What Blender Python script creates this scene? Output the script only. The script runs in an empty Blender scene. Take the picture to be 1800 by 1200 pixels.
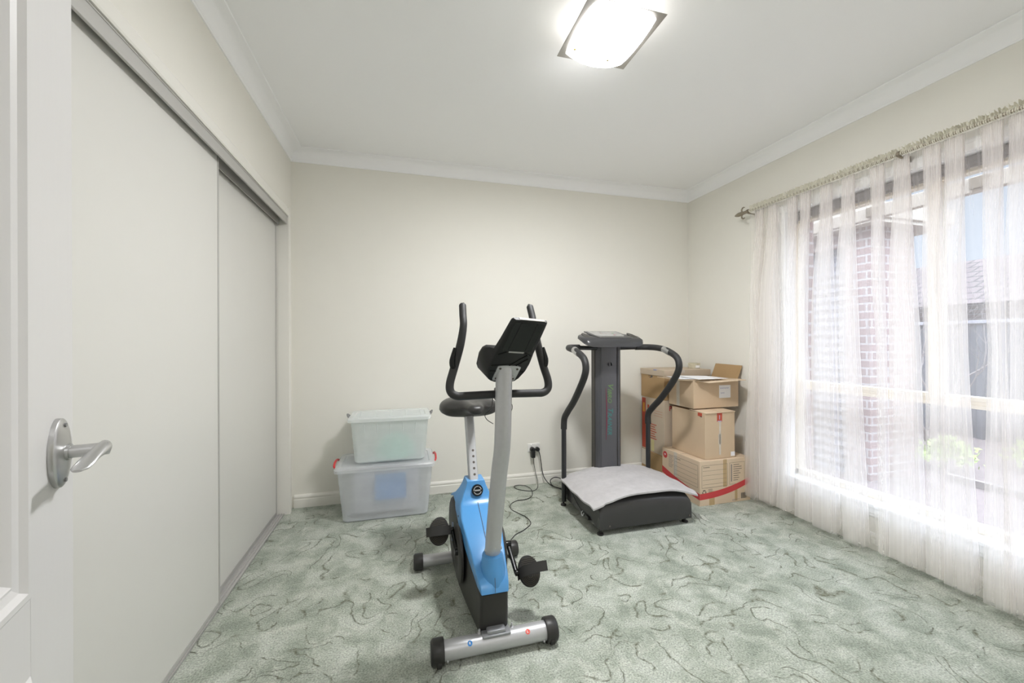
import bpy, bmesh, math, random
from mathutils import Vector, Matrix, Quaternion
random.seed(7)
R = math.radians
scene = bpy.context.scene
COL = scene.collection

# ------------------------------------------------------------------ camera
cam_data = bpy.data.cameras.new('camera')
cam_data.lens = 14.0; cam_data.sensor_width = 36.0; cam_data.clip_start = 0.02; cam_data.clip_end = 200
cam = bpy.data.objects.new('camera', cam_data); COL.objects.link(cam)
cam.matrix_world = (Matrix.Translation((0, 0, 1.25)) @ Matrix.Rotation(R(-15.26), 4, 'Z')
                    @ Matrix.Rotation(R(90), 4, 'X') @ Matrix.Rotation(R(-0.19), 4, 'Z'))
scene.camera = cam

# ------------------------------------------------------------------ world, lights, exposure
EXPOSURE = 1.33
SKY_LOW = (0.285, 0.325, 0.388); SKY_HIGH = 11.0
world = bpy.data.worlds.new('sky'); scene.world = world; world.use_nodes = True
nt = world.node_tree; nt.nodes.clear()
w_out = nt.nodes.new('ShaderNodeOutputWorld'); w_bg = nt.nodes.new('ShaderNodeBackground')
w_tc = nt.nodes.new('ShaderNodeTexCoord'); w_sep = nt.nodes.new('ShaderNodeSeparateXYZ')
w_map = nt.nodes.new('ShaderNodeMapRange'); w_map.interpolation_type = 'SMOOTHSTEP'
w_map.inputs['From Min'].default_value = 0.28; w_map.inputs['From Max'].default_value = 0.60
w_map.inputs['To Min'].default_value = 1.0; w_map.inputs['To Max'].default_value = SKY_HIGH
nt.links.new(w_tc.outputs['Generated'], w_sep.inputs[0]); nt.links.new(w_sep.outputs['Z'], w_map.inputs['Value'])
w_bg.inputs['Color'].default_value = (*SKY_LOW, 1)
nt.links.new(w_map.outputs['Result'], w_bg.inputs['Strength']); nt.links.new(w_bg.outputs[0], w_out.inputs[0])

def lamp(name, kind, loc, energy, color=(1, 1, 1), size=0.1, rot=(0, 0, 0), size_y=None):
    d = bpy.data.lights.new(name, kind); d.energy = energy; d.color = color
    if kind == 'AREA':
        d.size = size
        if size_y: d.shape = 'RECTANGLE'; d.size_y = size_y
    elif kind == 'SUN': d.angle = size
    else: d.shadow_soft_size = size
    o = bpy.data.objects.new(name, d); COL.objects.link(o); o.location = loc; o.rotation_euler = rot
    return o
# daylight portal filling the window opening: adds no light, only guides sampling of the sky
p = lamp('window_portal', 'AREA', (2.93, 1.49, 1.22), 1, size=1.6, rot=(0, R(90), 0), size_y=1.6)
p.data.shape = 'RECTANGLE'; p.data.size = 1.9; p.data.size_y = 1.6; p.data.cycles.is_portal = True
SHADE_EMIT = 9.0
lamp('ceiling_bulb_glow', 'POINT', (0.84, 1.66, 2.652), 0.9, (1.0, 0.97, 0.92), 0.02)
lamp('ceiling_bulb_glow', 'POINT', (0.95, 1.56, 2.652), 0.9, (1.0, 0.97, 0.92), 0.02)
lamp('ceiling_lamp_light', 'AREA', (0.895, 1.613, 2.574), 17.5, (0.985, 0.985, 0.99), 0.24)
lamp('hall_fill_light', 'AREA', (0.1, -0.9, 2.66), 6, (0.99, 0.99, 1.0), 0.6)  # unseen fill light added behind the camera to brighten the room

vs = scene.view_settings
vs.view_transform = 'Standard'; vs.look = 'None'; vs.gamma = 1.0; vs.exposure = EXPOSURE; vs.use_curve_mapping = False
cy = scene.cycles
cy.max_bounces = 12; cy.diffuse_bounces = 6; cy.glossy_bounces = 4; cy.transmission_bounces = 8
cy.transparent_max_bounces = 40; cy.sample_clamp_indirect = 6.0
cy.caustics_reflective = False; cy.caustics_refractive = False

# ------------------------------------------------------------------ materials
def srgb(*c):
    return tuple(((v / 255) / 12.92 if v / 255 <= 0.04045 else ((v / 255 + 0.055) / 1.055) ** 2.4) for v in c)

def new_mat(name):
    m = bpy.data.materials.new(name); m.use_nodes = True
    n = m.node_tree; b = n.nodes['Principled BSDF']
    return m, n, b

def mat(name, col, rough=0.5, metal=0.0, var=0.04, scale=8.0, bump=0.0, bscale=200.0, spec=0.5, coat=0.0, stretch=None):
    m, n, b = new_mat(name)
    b.inputs['Roughness'].default_value = rough; b.inputs['Metallic'].default_value = metal
    b.inputs['Specular IOR Level'].default_value = spec; b.inputs['Coat Weight'].default_value = coat
    tc = n.nodes.new('ShaderNodeTexCoord'); mp = n.nodes.new('ShaderNodeMapping')
    if stretch: mp.inputs['Scale'].default_value = stretch
    n.links.new(tc.outputs['Object'], mp.inputs[0])
    no = n.nodes.new('ShaderNodeTexNoise'); no.inputs['Scale'].default_value = scale; no.inputs['Detail'].default_value = 3
    n.links.new(mp.outputs[0], no.inputs['Vector'])
    mx = n.nodes.new('ShaderNodeMix'); mx.data_type = 'RGBA'
    lo = tuple(max(0, c * (1 - var)) for c in col); hi = tuple(min(1, c * (1 + var)) for c in col)
    mx.inputs[6].default_value = (*lo, 1); mx.inputs[7].default_value = (*hi, 1)
    n.links.new(no.outputs[0], mx.inputs[0]); n.links.new(mx.outputs[2], b.inputs['Base Color'])
    if bump:
        n2 = n.nodes.new('ShaderNodeTexNoise'); n2.inputs['Scale'].default_value = bscale
        n.links.new(mp.outputs[0], n2.inputs['Vector'])
        bu = n.nodes.new('ShaderNodeBump'); bu.inputs['Strength'].default_value = bump; bu.inputs['Distance'].default_value = 0.002
        n.links.new(n2.outputs[0], bu.inputs['Height']); n.links.new(bu.outputs[0], b.inputs['Normal'])
    return m

M = {}
M['wall'] = mat('cream_wall_paint', (0.82, 0.80, 0.74), 0.75, var=0.01, bump=0.05, spec=0.2)
M['ceiling'] = mat('white_ceiling_paint', (0.94, 0.94, 0.95), 0.85, var=0.008, spec=0.15)
M['trim'] = mat('white_gloss_trim', (0.82, 0.80, 0.75), 0.35, var=0.01)
M['white_trim'] = mat('bright_white_trim', (0.86, 0.86, 0.85), 0.35, var=0.01)
M['door'] = mat('white_door_paint', (0.66, 0.65, 0.645), 0.3, var=0.01, bump=0.12, bscale=60, stretch=(1, 1, 0.1))
M['robe'] = mat('cream_wardrobe_panel', (0.70, 0.69, 0.655), 0.32, var=0.01)
M['alu'] = mat('brushed_aluminium', (0.52, 0.51, 0.49), 0.45, 0.25, var=0.05, scale=30, stretch=(1, .05, 1))
M['alu_dark'] = mat('shadowed_aluminium', (0.30, 0.30, 0.28), 0.45, 0.6)
M['satin'] = mat('satin_chrome', (0.55, 0.55, 0.55), 0.33, 0.9, var=0.06, scale=40)
M['frame'] = mat('cream_window_frame', (0.80, 0.72, 0.58), 0.4, var=0.02)
M['silver'] = mat('silver_powder_coat', (0.50, 0.505, 0.52), 0.38, 0.45, var=0.05, scale=60)
M['silver_dark'] = mat('grey_metal', (0.34, 0.35, 0.37), 0.4, 0.5)
M['blue'] = mat('sky_blue_plastic', (0.085, 0.30, 0.62), 0.28, var=0.03)
M['black'] = mat('black_plastic', (0.022, 0.021, 0.020), 0.42, var=0.1, bump=0.1, bscale=400)
M['black_side'] = mat('charcoal_plastic', (0.026, 0.024, 0.022), 0.5, var=0.1, bump=0.15, bscale=500)
M['black_gloss'] = mat('glossy_black_plastic', (0.005, 0.006, 0.006), 0.25, var=0.1, spec=0.3)
M['console_black'] = mat('matt_black_plastic', (0.012, 0.012, 0.012), 0.5, var=0.1, spec=0.35)
M['pale_edge'] = mat('beige_edge_strip', (0.30, 0.27, 0.22), 0.5)  # even beige for the strip along the console's top edge
M['foam'] = mat('black_foam_grip', (0.022, 0.022, 0.023), 0.55, var=0.15, bump=0.3, bscale=900)
M['tube_black'] = mat('black_enamel_tube', (0.02, 0.021, 0.024), 0.3, var=0.1)
M['seat'] = mat('black_vinyl', (0.030, 0.029, 0.028), 0.38, var=0.1, bump=0.2, bscale=300)
M['rubber'] = mat('black_rubber', (0.018, 0.017, 0.015), 0.7, var=0.2)
M['tread'] = mat('brown_black_rubber_tread', (0.060, 0.050, 0.034), 0.6, var=0.2)
M['gunmetal'] = mat('gunmetal_paint', (0.105, 0.105, 0.115), 0.30, 0.35, var=0.06)
M['head_grey'] = mat('dark_satin_plastic', (0.055, 0.055, 0.058), 0.28, 0.1, var=0.06)
M['gunmetal_dark'] = mat('dark_side_metal', (0.045, 0.042, 0.038), 0.4, 0.2)
M['base_black'] = mat('dark_grey_moulded_plastic', (0.045, 0.043, 0.044), 0.26, var=0.1)
M['rug'] = mat('pale_grey_fleece', (0.50, 0.485, 0.49), 0.95, var=0.14, scale=26, bump=0.9, bscale=90, spec=0.1)
M['card'] = mat('kraft_cardboard', (0.60, 0.46, 0.32), 0.85, var=0.06, scale=5, bump=0.1, bscale=60, spec=0.2)
M['card_pale'] = mat('pale_kraft_cardboard', (0.68, 0.54, 0.395), 0.85, var=0.05, scale=5, bump=0.1, bscale=60, spec=0.2)
M['card_grey'] = mat('grey_beige_cardboard', (0.53, 0.44, 0.34), 0.8, var=0.05, spec=0.2)
M['card_brown'] = mat('brown_cardboard', (0.42, 0.28, 0.145), 0.85, var=0.06, spec=0.2)
M['tape'] = mat('packing_tape', (0.52, 0.37, 0.20), 0.2, var=0.06)
M['tape_clear'] = mat('shiny_tape', (0.62, 0.56, 0.48), 0.2, var=0.12, scale=30)
M['ink'] = mat('dark_print', (0.10, 0.085, 0.075), 0.8)
M['ink_soft'] = mat('faded_print', (0.28, 0.24, 0.22), 0.8)
M['red'] = mat('red_print', (0.58, 0.055, 0.06), 0.6)
M['red_orange'] = mat('orange_red_print', (0.48, 0.075, 0.04), 0.6)
M['yellow'] = mat('yellow_print', (0.72, 0.36, 0.05), 0.6)
M['paper'] = mat('white_paper', (0.86, 0.86, 0.89), 0.7, var=0.01)
M['ink_blue'] = mat('pale_blue_ink', (0.45, 0.46, 0.62), 0.8)
M['plug'] = mat('black_plug', (0.015, 0.015, 0.015), 0.4)
M['outlet'] = mat('white_socket_plastic', (0.85, 0.84, 0.82), 0.3, var=0.01)
M['red_clip'] = mat('red_plastic_clip', (0.62, 0.04, 0.045), 0.35)
M['clip_grey'] = mat('grey_plastic_clip', (0.22, 0.22, 0.22), 0.4)
M['bronze'] = mat('antique_pewter', (0.30, 0.26, 0.20), 0.4, 0.6, var=0.15, scale=60)
M['frill'] = mat('cream_gathered_lace', (0.76, 0.72, 0.62), 0.9, var=0.35, scale=140, bump=0.6, bscale=150)
M['blind'] = mat('dark_grey_blind', (0.16, 0.145, 0.14), 0.6)
M['fixture'] = mat('brushed_nickel_plate', (0.42, 0.40, 0.37), 0.35, 0.7, var=0.05)
M['green_txt'] = mat('green_lettering', (0.13, 0.22, 0.09), 0.5)
M['teal_txt'] = mat('teal_lettering', (0.055, 0.19, 0.19), 0.5)
M['maroon'] = mat('maroon_stripe', (0.24, 0.035, 0.07), 0.5)
M['panel_grey'] = mat('pale_display_panel', (0.36, 0.36, 0.35), 0.25, var=0.08, scale=60)
M['logo_blue'] = mat('faded_blue_print', (0.22, 0.30, 0.46), 0.5)
M['blue_sticker'] = mat('blue_sticker', (0.02, 0.22, 0.60), 0.4)
M['red_sticker'] = mat('red_sticker', (0.75, 0.12, 0.10), 0.4)
M['folder'] = mat('blue_folder', (0.22, 0.46, 0.85), 0.6)
M['teal_cloth'] = mat('mint_fabric', (0.30, 0.72, 0.60), 0.8)
M['grey_cloth'] = mat('grey_fabric', (0.66, 0.65, 0.70), 0.9, var=0.10)
M['brass'] = mat('brass', (0.6, 0.45, 0.12), 0.3, 0.9)
# outdoors
M['fence'] = mat('grey_steel_fence', (0.10, 0.10, 0.11), 0.6, 0.1, var=0.05)
M['mulch'] = mat('bark_mulch', (0.16, 0.12, 0.11), 0.95, var=0.55, scale=30, bump=1.0, bscale=40)
M['timber'] = mat('timber_edging', (0.24, 0.21, 0.19), 0.8, var=0.15)
M['concrete'] = mat('pale_concrete', (0.32, 0.31, 0.33), 0.85, var=0.08)
M['leaf'] = mat('yellow_green_leaves', (0.36, 0.45, 0.13), 0.6, var=0.3, scale=30)
M['bark'] = mat('pale_twig_bark', (0.20, 0.165, 0.15), 0.8, var=0.15)
M['stone'] = mat('white_cast_stone', (0.5, 0.5, 0.5), 0.7, var=0.04)
M['fascia'] = mat('cream_fascia', (0.50, 0.44, 0.36), 0.5, var=0.08, scale=4)
M['rollerdoor'] = mat('grey_slatted_door', (0.16, 0.155, 0.175), 0.5, var=0.04)

def brick_like(name, c1, c2, mort, bw, bh, ms, axis='XZ'):
    m, n, b = new_mat(name)
    b.inputs['Roughness'].default_value = 0.9; b.inputs['Specular IOR Level'].default_value = 0.1
    tc = n.nodes.new('ShaderNodeTexCoord'); sp = n.nodes.new('ShaderNodeSeparateXYZ'); cb = n.nodes.new('ShaderNodeCombineXYZ')
    n.links.new(tc.outputs['Object'], sp.inputs[0])
    ad = n.nodes.new('ShaderNodeMath'); ad.operation = 'ADD'
    n.links.new(sp.outputs['X'], ad.inputs[0]); n.links.new(sp.outputs['Y'], ad.inputs[1])
    if axis == 'XZ': n.links.new(ad.outputs[0], cb.inputs[0]); n.links.new(sp.outputs['Z'], cb.inputs[1])
    else: n.links.new(sp.outputs['Y'], cb.inputs[0]); n.links.new(sp.outputs['X'], cb.inputs[1])
    br = n.nodes.new('ShaderNodeTexBrick')
    br.inputs['Color1'].default_value = (*c1, 1); br.inputs['Color2'].default_value = (*c2, 1); br.inputs['Mortar'].default_value = (*mort, 1)
    br.inputs['Scale'].default_value = 1.0; br.inputs['Brick Width'].default_value = bw; br.inputs['Row Height'].default_value = bh
    br.inputs['Mortar Size'].default_value = ms
    n.links.new(cb.outputs[0], br.inputs['Vector']); n.links.new(br.outputs['Color'], b.inputs['Base Color'])
    bu = n.nodes.new('ShaderNodeBump'); bu.inputs['Strength'].default_value = 0.5; bu.inputs['Distance'].default_value = 0.005; bu.invert = True
    n.links.new(br.outputs['Fac'], bu.inputs['Height']); n.links.new(bu.outputs[0], b.inputs['Normal'])
    return m
M['brick'] = brick_like('salmon_face_brick', (0.31, 0.215, 0.195), (0.28, 0.20, 0.18), (0.42, 0.38, 0.355), 0.24, 0.086, 0.010)
M['tiles'] = brick_like('brown_roof_tiles', (0.13, 0.10, 0.095), (0.11, 0.085, 0.08), (0.05, 0.042, 0.04), 0.32, 0.30, 0.02, 'YX')

def carpet_mat():
    m, n, b = new_mat('sculpted_sage_carpet')
    L = n.links.new; N = n.nodes.new
    b.inputs['Roughness'].default_value = 0.95; b.inputs['Specular IOR Level'].default_value = 0.15
    b.inputs['Sheen Weight'].default_value = 0.25; b.inputs['Sheen Roughness'].default_value = 0.5
    tc = N('ShaderNodeTexCoord')
    warp = N('ShaderNodeTexNoise'); warp.inputs['Scale'].default_value = 11.0; warp.inputs['Detail'].default_value = 3
    L(tc.outputs['Object'], warp.inputs['Vector'])
    vm = N('ShaderNodeVectorMath'); vm.operation = 'MULTIPLY_ADD'
    L(warp.outputs['Color'], vm.inputs[0]); vm.inputs[1].default_value = (0.075, 0.075, 0.0); L(tc.outputs['Object'], vm.inputs[2])
    # broad tonal patches
    n1 = N('ShaderNodeTexNoise'); n1.inputs['Scale'].default_value = 7.0; n1.inputs['Detail'].default_value = 7; n1.inputs['Roughness'].default_value = 0.6; n1.inputs['Distortion'].default_value = 0.2
    L(vm.outputs[0], n1.inputs['Vector'])
    r1 = N('ShaderNodeValToRGB'); e = r1.color_ramp.elements
    e[0].position = 0.35; e[0].color = (0.255, 0.290, 0.235, 1); e[1].position = 0.63; e[1].color = (0.475, 0.505, 0.445, 1)
    x = e.new(0.48); x.color = (0.355, 0.388, 0.325, 1)
    L(n1.outputs[0], r1.inputs[0])
    # carved squiggle lines: iso contour of a warped noise, broken up by a mask
    n2 = N('ShaderNodeTexNoise'); n2.inputs['Scale'].default_value = 5.0; n2.inputs['Detail'].default_value = 0.6; n2.inputs['Distortion'].default_value = 0.3
    L(vm.outputs[0], n2.inputs['Vector'])
    def contour(level, width):
        s = N('ShaderNodeMath'); s.operation = 'SUBTRACT'; L(n2.outputs[0], s.inputs[0]); s.inputs[1].default_value = level
        a = N('ShaderNodeMath'); a.operation = 'ABSOLUTE'; L(s.outputs[0], a.inputs[0])
        mr = N('ShaderNodeMapRange'); L(a.outputs[0], mr.inputs['Value'])
        mr.inputs['From Min'].default_value = 0.0; mr.inputs['From Max'].default_value = width
        mr.inputs['To Min'].default_value = 1.0; mr.inputs['To Max'].default_value = 0.0
        return mr.outputs[0]
    c1 = contour(0.43, 0.014); c2 = contour(0.55, 0.014)
    mxm = N('ShaderNodeMath'); mxm.operation = 'MAXIMUM'; L(c1, mxm.inputs[0]); L(c2, mxm.inputs[1])
    n3 = N('ShaderNodeTexNoise'); n3.inputs['Scale'].default_value = 7.5; n3.inputs['Detail'].default_value = 2
    mp3 = N('ShaderNodeMapping'); mp3.inputs['Location'].default_value = (4, 7, 1); L(tc.outputs['Object'], mp3.inputs[0]); L(mp3.outputs[0], n3.inputs['Vector'])
    mk = N('ShaderNodeMapRange'); mk.inputs['From Min'].default_value = 0.46; mk.inputs['From Max'].default_value = 0.52; L(n3.outputs[0], mk.inputs['Value'])
    ln = N('ShaderNodeMath'); ln.operation = 'MULTIPLY'; nb_ = N('ShaderNodeTexNoise'); nb_.inputs['Scale'].default_value = 55; nb_.inputs['Detail'].default_value = 1; L(tc.outputs['Object'], nb_.inputs['Vector'])
    mb_ = N('ShaderNodeMapRange'); mb_.inputs['From Min'].default_value = 0.40; mb_.inputs['From Max'].default_value = 0.56; mb_.inputs['To Min'].default_value = 0.45; L(nb_.outputs[0], mb_.inputs['Value'])
    mm_ = N('ShaderNodeMath'); mm_.operation = 'MULTIPLY'; L(mk.outputs[0], mm_.inputs[0]); L(mb_.outputs[0], mm_.inputs[1])
    L(mxm.outputs[0], ln.inputs[0]); L(mm_.outputs[0], ln.inputs[1])
    # pale veins
    n4 = N('ShaderNodeTexNoise'); n4.inputs['Scale'].default_value = 9; n4.inputs['Detail'].default_value = 4; n4.inputs['Distortion'].default_value = 0.8
    L(vm.outputs[0], n4.inputs['Vector'])
    v4 = N('ShaderNodeMapRange'); v4.inputs['From Min'].default_value = 0.54; v4.inputs['From Max'].default_value = 0.68; v4.inputs['To Max'].default_value = 0.5; L(n4.outputs[0], v4.inputs['Value'])
    mA = N('ShaderNodeMix'); mA.data_type = 'RGBA'; L(v4.outputs[0], mA.inputs[0]); L(r1.outputs[0], mA.inputs[6]); mA.inputs[7].default_value = (0.57, 0.59, 0.52, 1)
    # fibre speckle
    n5 = N('ShaderNodeTexNoise'); n5.inputs['Scale'].default_value = 150; n5.inputs['Detail'].default_value = 3; L(tc.outputs['Object'], n5.inputs['Vector'])
    v5 = N('ShaderNodeMapRange'); v5.inputs['From Min'].default_value = 0.3; v5.inputs['From Max'].default_value = 0.7; v5.inputs['To Min'].default_value = 0.62; v5.inputs['To Max'].default_value = 1.38; L(n5.outputs[0], v5.inputs['Value'])
    mB = N('ShaderNodeMix'); mB.data_type = 'RGBA'; mB.blend_type = 'MULTIPLY'; mB.inputs[0].default_value = 1; L(mA.outputs[2], mB.inputs[6]); L(v5.outputs[0], mB.inputs[7])
    mC = N('ShaderNodeMix'); mC.data_type = 'RGBA'; lf = N('ShaderNodeMath'); lf.operation = 'MULTIPLY'; lf.inputs[1].default_value = 0.92
    L(ln.outputs[0], lf.inputs[0]); L(lf.outputs[0], mC.inputs[0]); L(mB.outputs[2], mC.inputs[6]); mC.inputs[7].default_value = (0.11, 0.115, 0.065, 1)
    L(mC.outputs[2], b.inputs['Base Color'])
    h = N('ShaderNodeMath'); h.operation = 'MULTIPLY_ADD'; L(ln.outputs[0], h.inputs[0]); h.inputs[1].default_value = -1.0; L(n5.outputs[0], h.inputs[2])
    h2 = N('ShaderNodeMath'); h2.operation = 'MULTIPLY_ADD'; L(n1.outputs[0], h2.inputs[0]); h2.inputs[1].default_value = 1.2; L(h.outputs[0], h2.inputs[2])
    bu = N('ShaderNodeBump'); bu.inputs['Strength'].default_value = 0.7; bu.inputs['Distance'].default_value = 0.008
    L(h2.outputs[0], bu.inputs['Height']); L(bu.outputs[0], b.inputs['Normal'])
    return m
M['carpet'] = carpet_mat()

def sheer_mat():
    m = bpy.data.materials.new('white_sheer_voile'); m.use_nodes = True
    n = m.node_tree; n.nodes.clear(); L = n.links.new; N = n.nodes.new
    out = N('ShaderNodeOutputMaterial'); tr = N('ShaderNodeBsdfTransparent'); df = N('ShaderNodeBsdfDiffuse'); tl = N('ShaderNodeBsdfTranslucent')
    df.inputs[0].default_value = (0.97, 0.945, 0.925, 1); tl.inputs[0].default_value = (0.97, 0.935, 0.92, 1)
    mx = N('ShaderNodeMixShader'); mx.inputs[0].default_value = 0.42; L(df.outputs[0], mx.inputs[1]); L(tl.outputs[0], mx.inputs[2])
    geo = N('ShaderNodeNewGeometry'); dot = N('ShaderNodeVectorMath'); dot.operation = 'DOT_PRODUCT'
    L(geo.outputs['Incoming'], dot.inputs[0]); L(geo.outputs['Normal'], dot.inputs[1])
    ab = N('ShaderNodeMath'); ab.operation = 'ABSOLUTE'; L(dot.outputs['Value'], ab.inputs[0])
    mxm = N('ShaderNodeMath'); mxm.operation = 'MAXIMUM'; L(ab.outputs[0], mxm.inputs[0]); mxm.inputs[1].default_value = 0.12
    inv = N('ShaderNodeMath'); inv.operation = 'DIVIDE'; inv.inputs[0].default_value = 1.0; L(mxm.outputs[0], inv.inputs[1])
    uv = N('ShaderNodeUVMap'); mp = N('ShaderNodeMapping'); mp.inputs['Scale'].default_value = (110, 0.8, 1); L(uv.outputs[0], mp.inputs[0])
    no = N('ShaderNodeTexNoise'); no.inputs['Scale'].default_value = 1.0; no.inputs['Detail'].default_value = 2; L(mp.outputs[0], no.inputs['Vector'])
    mr = N('ShaderNodeMapRange'); mr.inputs['From Min'].default_value = 0.3; mr.inputs['From Max'].default_value = 0.7
    mr.inputs['To Min'].default_value = 0.81; mr.inputs['To Max'].default_value = 0.755; L(no.outputs[0], mr.inputs['Value'])   # open area of the weave
    # doubled hem along the bottom and the heading
    sp = N('ShaderNodeSeparateXYZ'); L(uv.outputs[0], sp.inputs[0])
    hem = N('ShaderNodeMath'); hem.operation = 'LESS_THAN'; L(sp.outputs['Y'], hem.inputs[0]); hem.inputs[1].default_value = 0.05
    hx = N('ShaderNodeMath'); hx.operation = 'ADD'; hx.inputs[1].default_value = 1.0; L(hem.outputs[0], hx.inputs[0])
    ex = N('ShaderNodeMath'); ex.operation = 'MULTIPLY'; L(inv.outputs[0], ex.inputs[0]); L(hx.outputs[0], ex.inputs[1])
    pw = N('ShaderNodeMath'); pw.operation = 'POWER'; L(mr.outputs[0], pw.inputs[0]); L(ex.outputs[0], pw.inputs[1])
    fin = N('ShaderNodeMixShader'); L(pw.outputs[0], fin.inputs[0]); L(mx.outputs[0], fin.inputs[1]); L(tr.outputs[0], fin.inputs[2])
    L(fin.outputs[0], out.inputs[0])
    return m
M['sheer'] = sheer_mat()

def clear_mat(name, tint, opacity, rough=0.3, gloss=0.08, body=(0.8, 0.8, 0.8), trans=0.3):
    m = bpy.data.materials.new(name); m.use_nodes = True
    n = m.node_tree; n.nodes.clear(); L = n.links.new; N = n.nodes.new
    out = N('ShaderNodeOutputMaterial'); tr = N('ShaderNodeBsdfTransparent'); tr.inputs[0].default_value = (*tint, 1)
    df = N('ShaderNodeBsdfDiffuse'); tl = N('ShaderNodeBsdfTranslucent'); df.inputs[0].default_value = (*body, 1); tl.inputs[0].default_value = (*body, 1)
    a = N('ShaderNodeMixShader'); a.inputs[0].default_value = trans; L(df.outputs[0], a.inputs[1]); L(tl.outputs[0], a.inputs[2])
    no = N('ShaderNodeTexNoise'); no.inputs['Scale'].default_value = 6
    mr = N('ShaderNodeMapRange'); mr.inputs['To Min'].default_value = opacity * 0.92; mr.inputs['To Max'].default_value = opacity * 1.08; L(no.outputs[0], mr.inputs['Value'])
    b = N('ShaderNodeMixShader'); L(mr.outputs[0], b.inputs[0]); L(tr.outputs[0], b.inputs[1]); L(a.outputs[0], b.inputs[2])
    gl = N('ShaderNodeBsdfGlossy'); gl.inputs['Roughness'].default_value = rough
    c = N('ShaderNodeMixShader'); c.inputs[0].default_value = gloss; L(b.outputs[0], c.inputs[1]); L(gl.outputs[0], c.inputs[2])
    L(c.outputs[0], out.inputs[0])
    return m
M['tub'] = clear_mat('frosted_clear_plastic', (0.98, 0.99, 1.0), 0.34, 0.25, 0.05, (0.97, 0.98, 1.0))
M['tub_white'] = clear_mat('milky_plastic', (0.98, 1.0, 0.99), 0.44, 0.25, 0.05, (0.98, 0.99, 1.0))
M['pane'] = clear_mat('window_glass', (0.97, 0.98, 0.98), 0.0, 0.02, 0.05)
M['tape_roll'] = clear_mat('clear_tape_roll', (0.95, 0.93, 0.85), 0.35, 0.2, 0.08, (0.88, 0.85, 0.75))

def emit_mat(name, col, strength):
    m, n, b = new_mat(name)
    b.inputs['Base Color'].default_value = (0.9, 0.88, 0.84, 1); b.inputs['Emission Color'].default_value = (*col, 1)
    b.inputs['Emission Strength'].default_value = strength; b.inputs['Roughness'].default_value = 0.2
    no = n.nodes.new('ShaderNodeTexNoise'); no.inputs['Scale'].default_value = 4
    mr = n.nodes.new('ShaderNodeMapRange'); mr.inputs['To Min'].default_value = strength * 0.9; mr.inputs['To Max'].default_value = strength * 1.1
    n.links.new(no.outputs[0], mr.inputs['Value']); n.links.new(mr.outputs[0], b.inputs['Emission Strength'])
    return m
M['shade'] = emit_mat('lit_opal_glass', (0.97, 0.985, 1.0), SHADE_EMIT)

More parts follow.
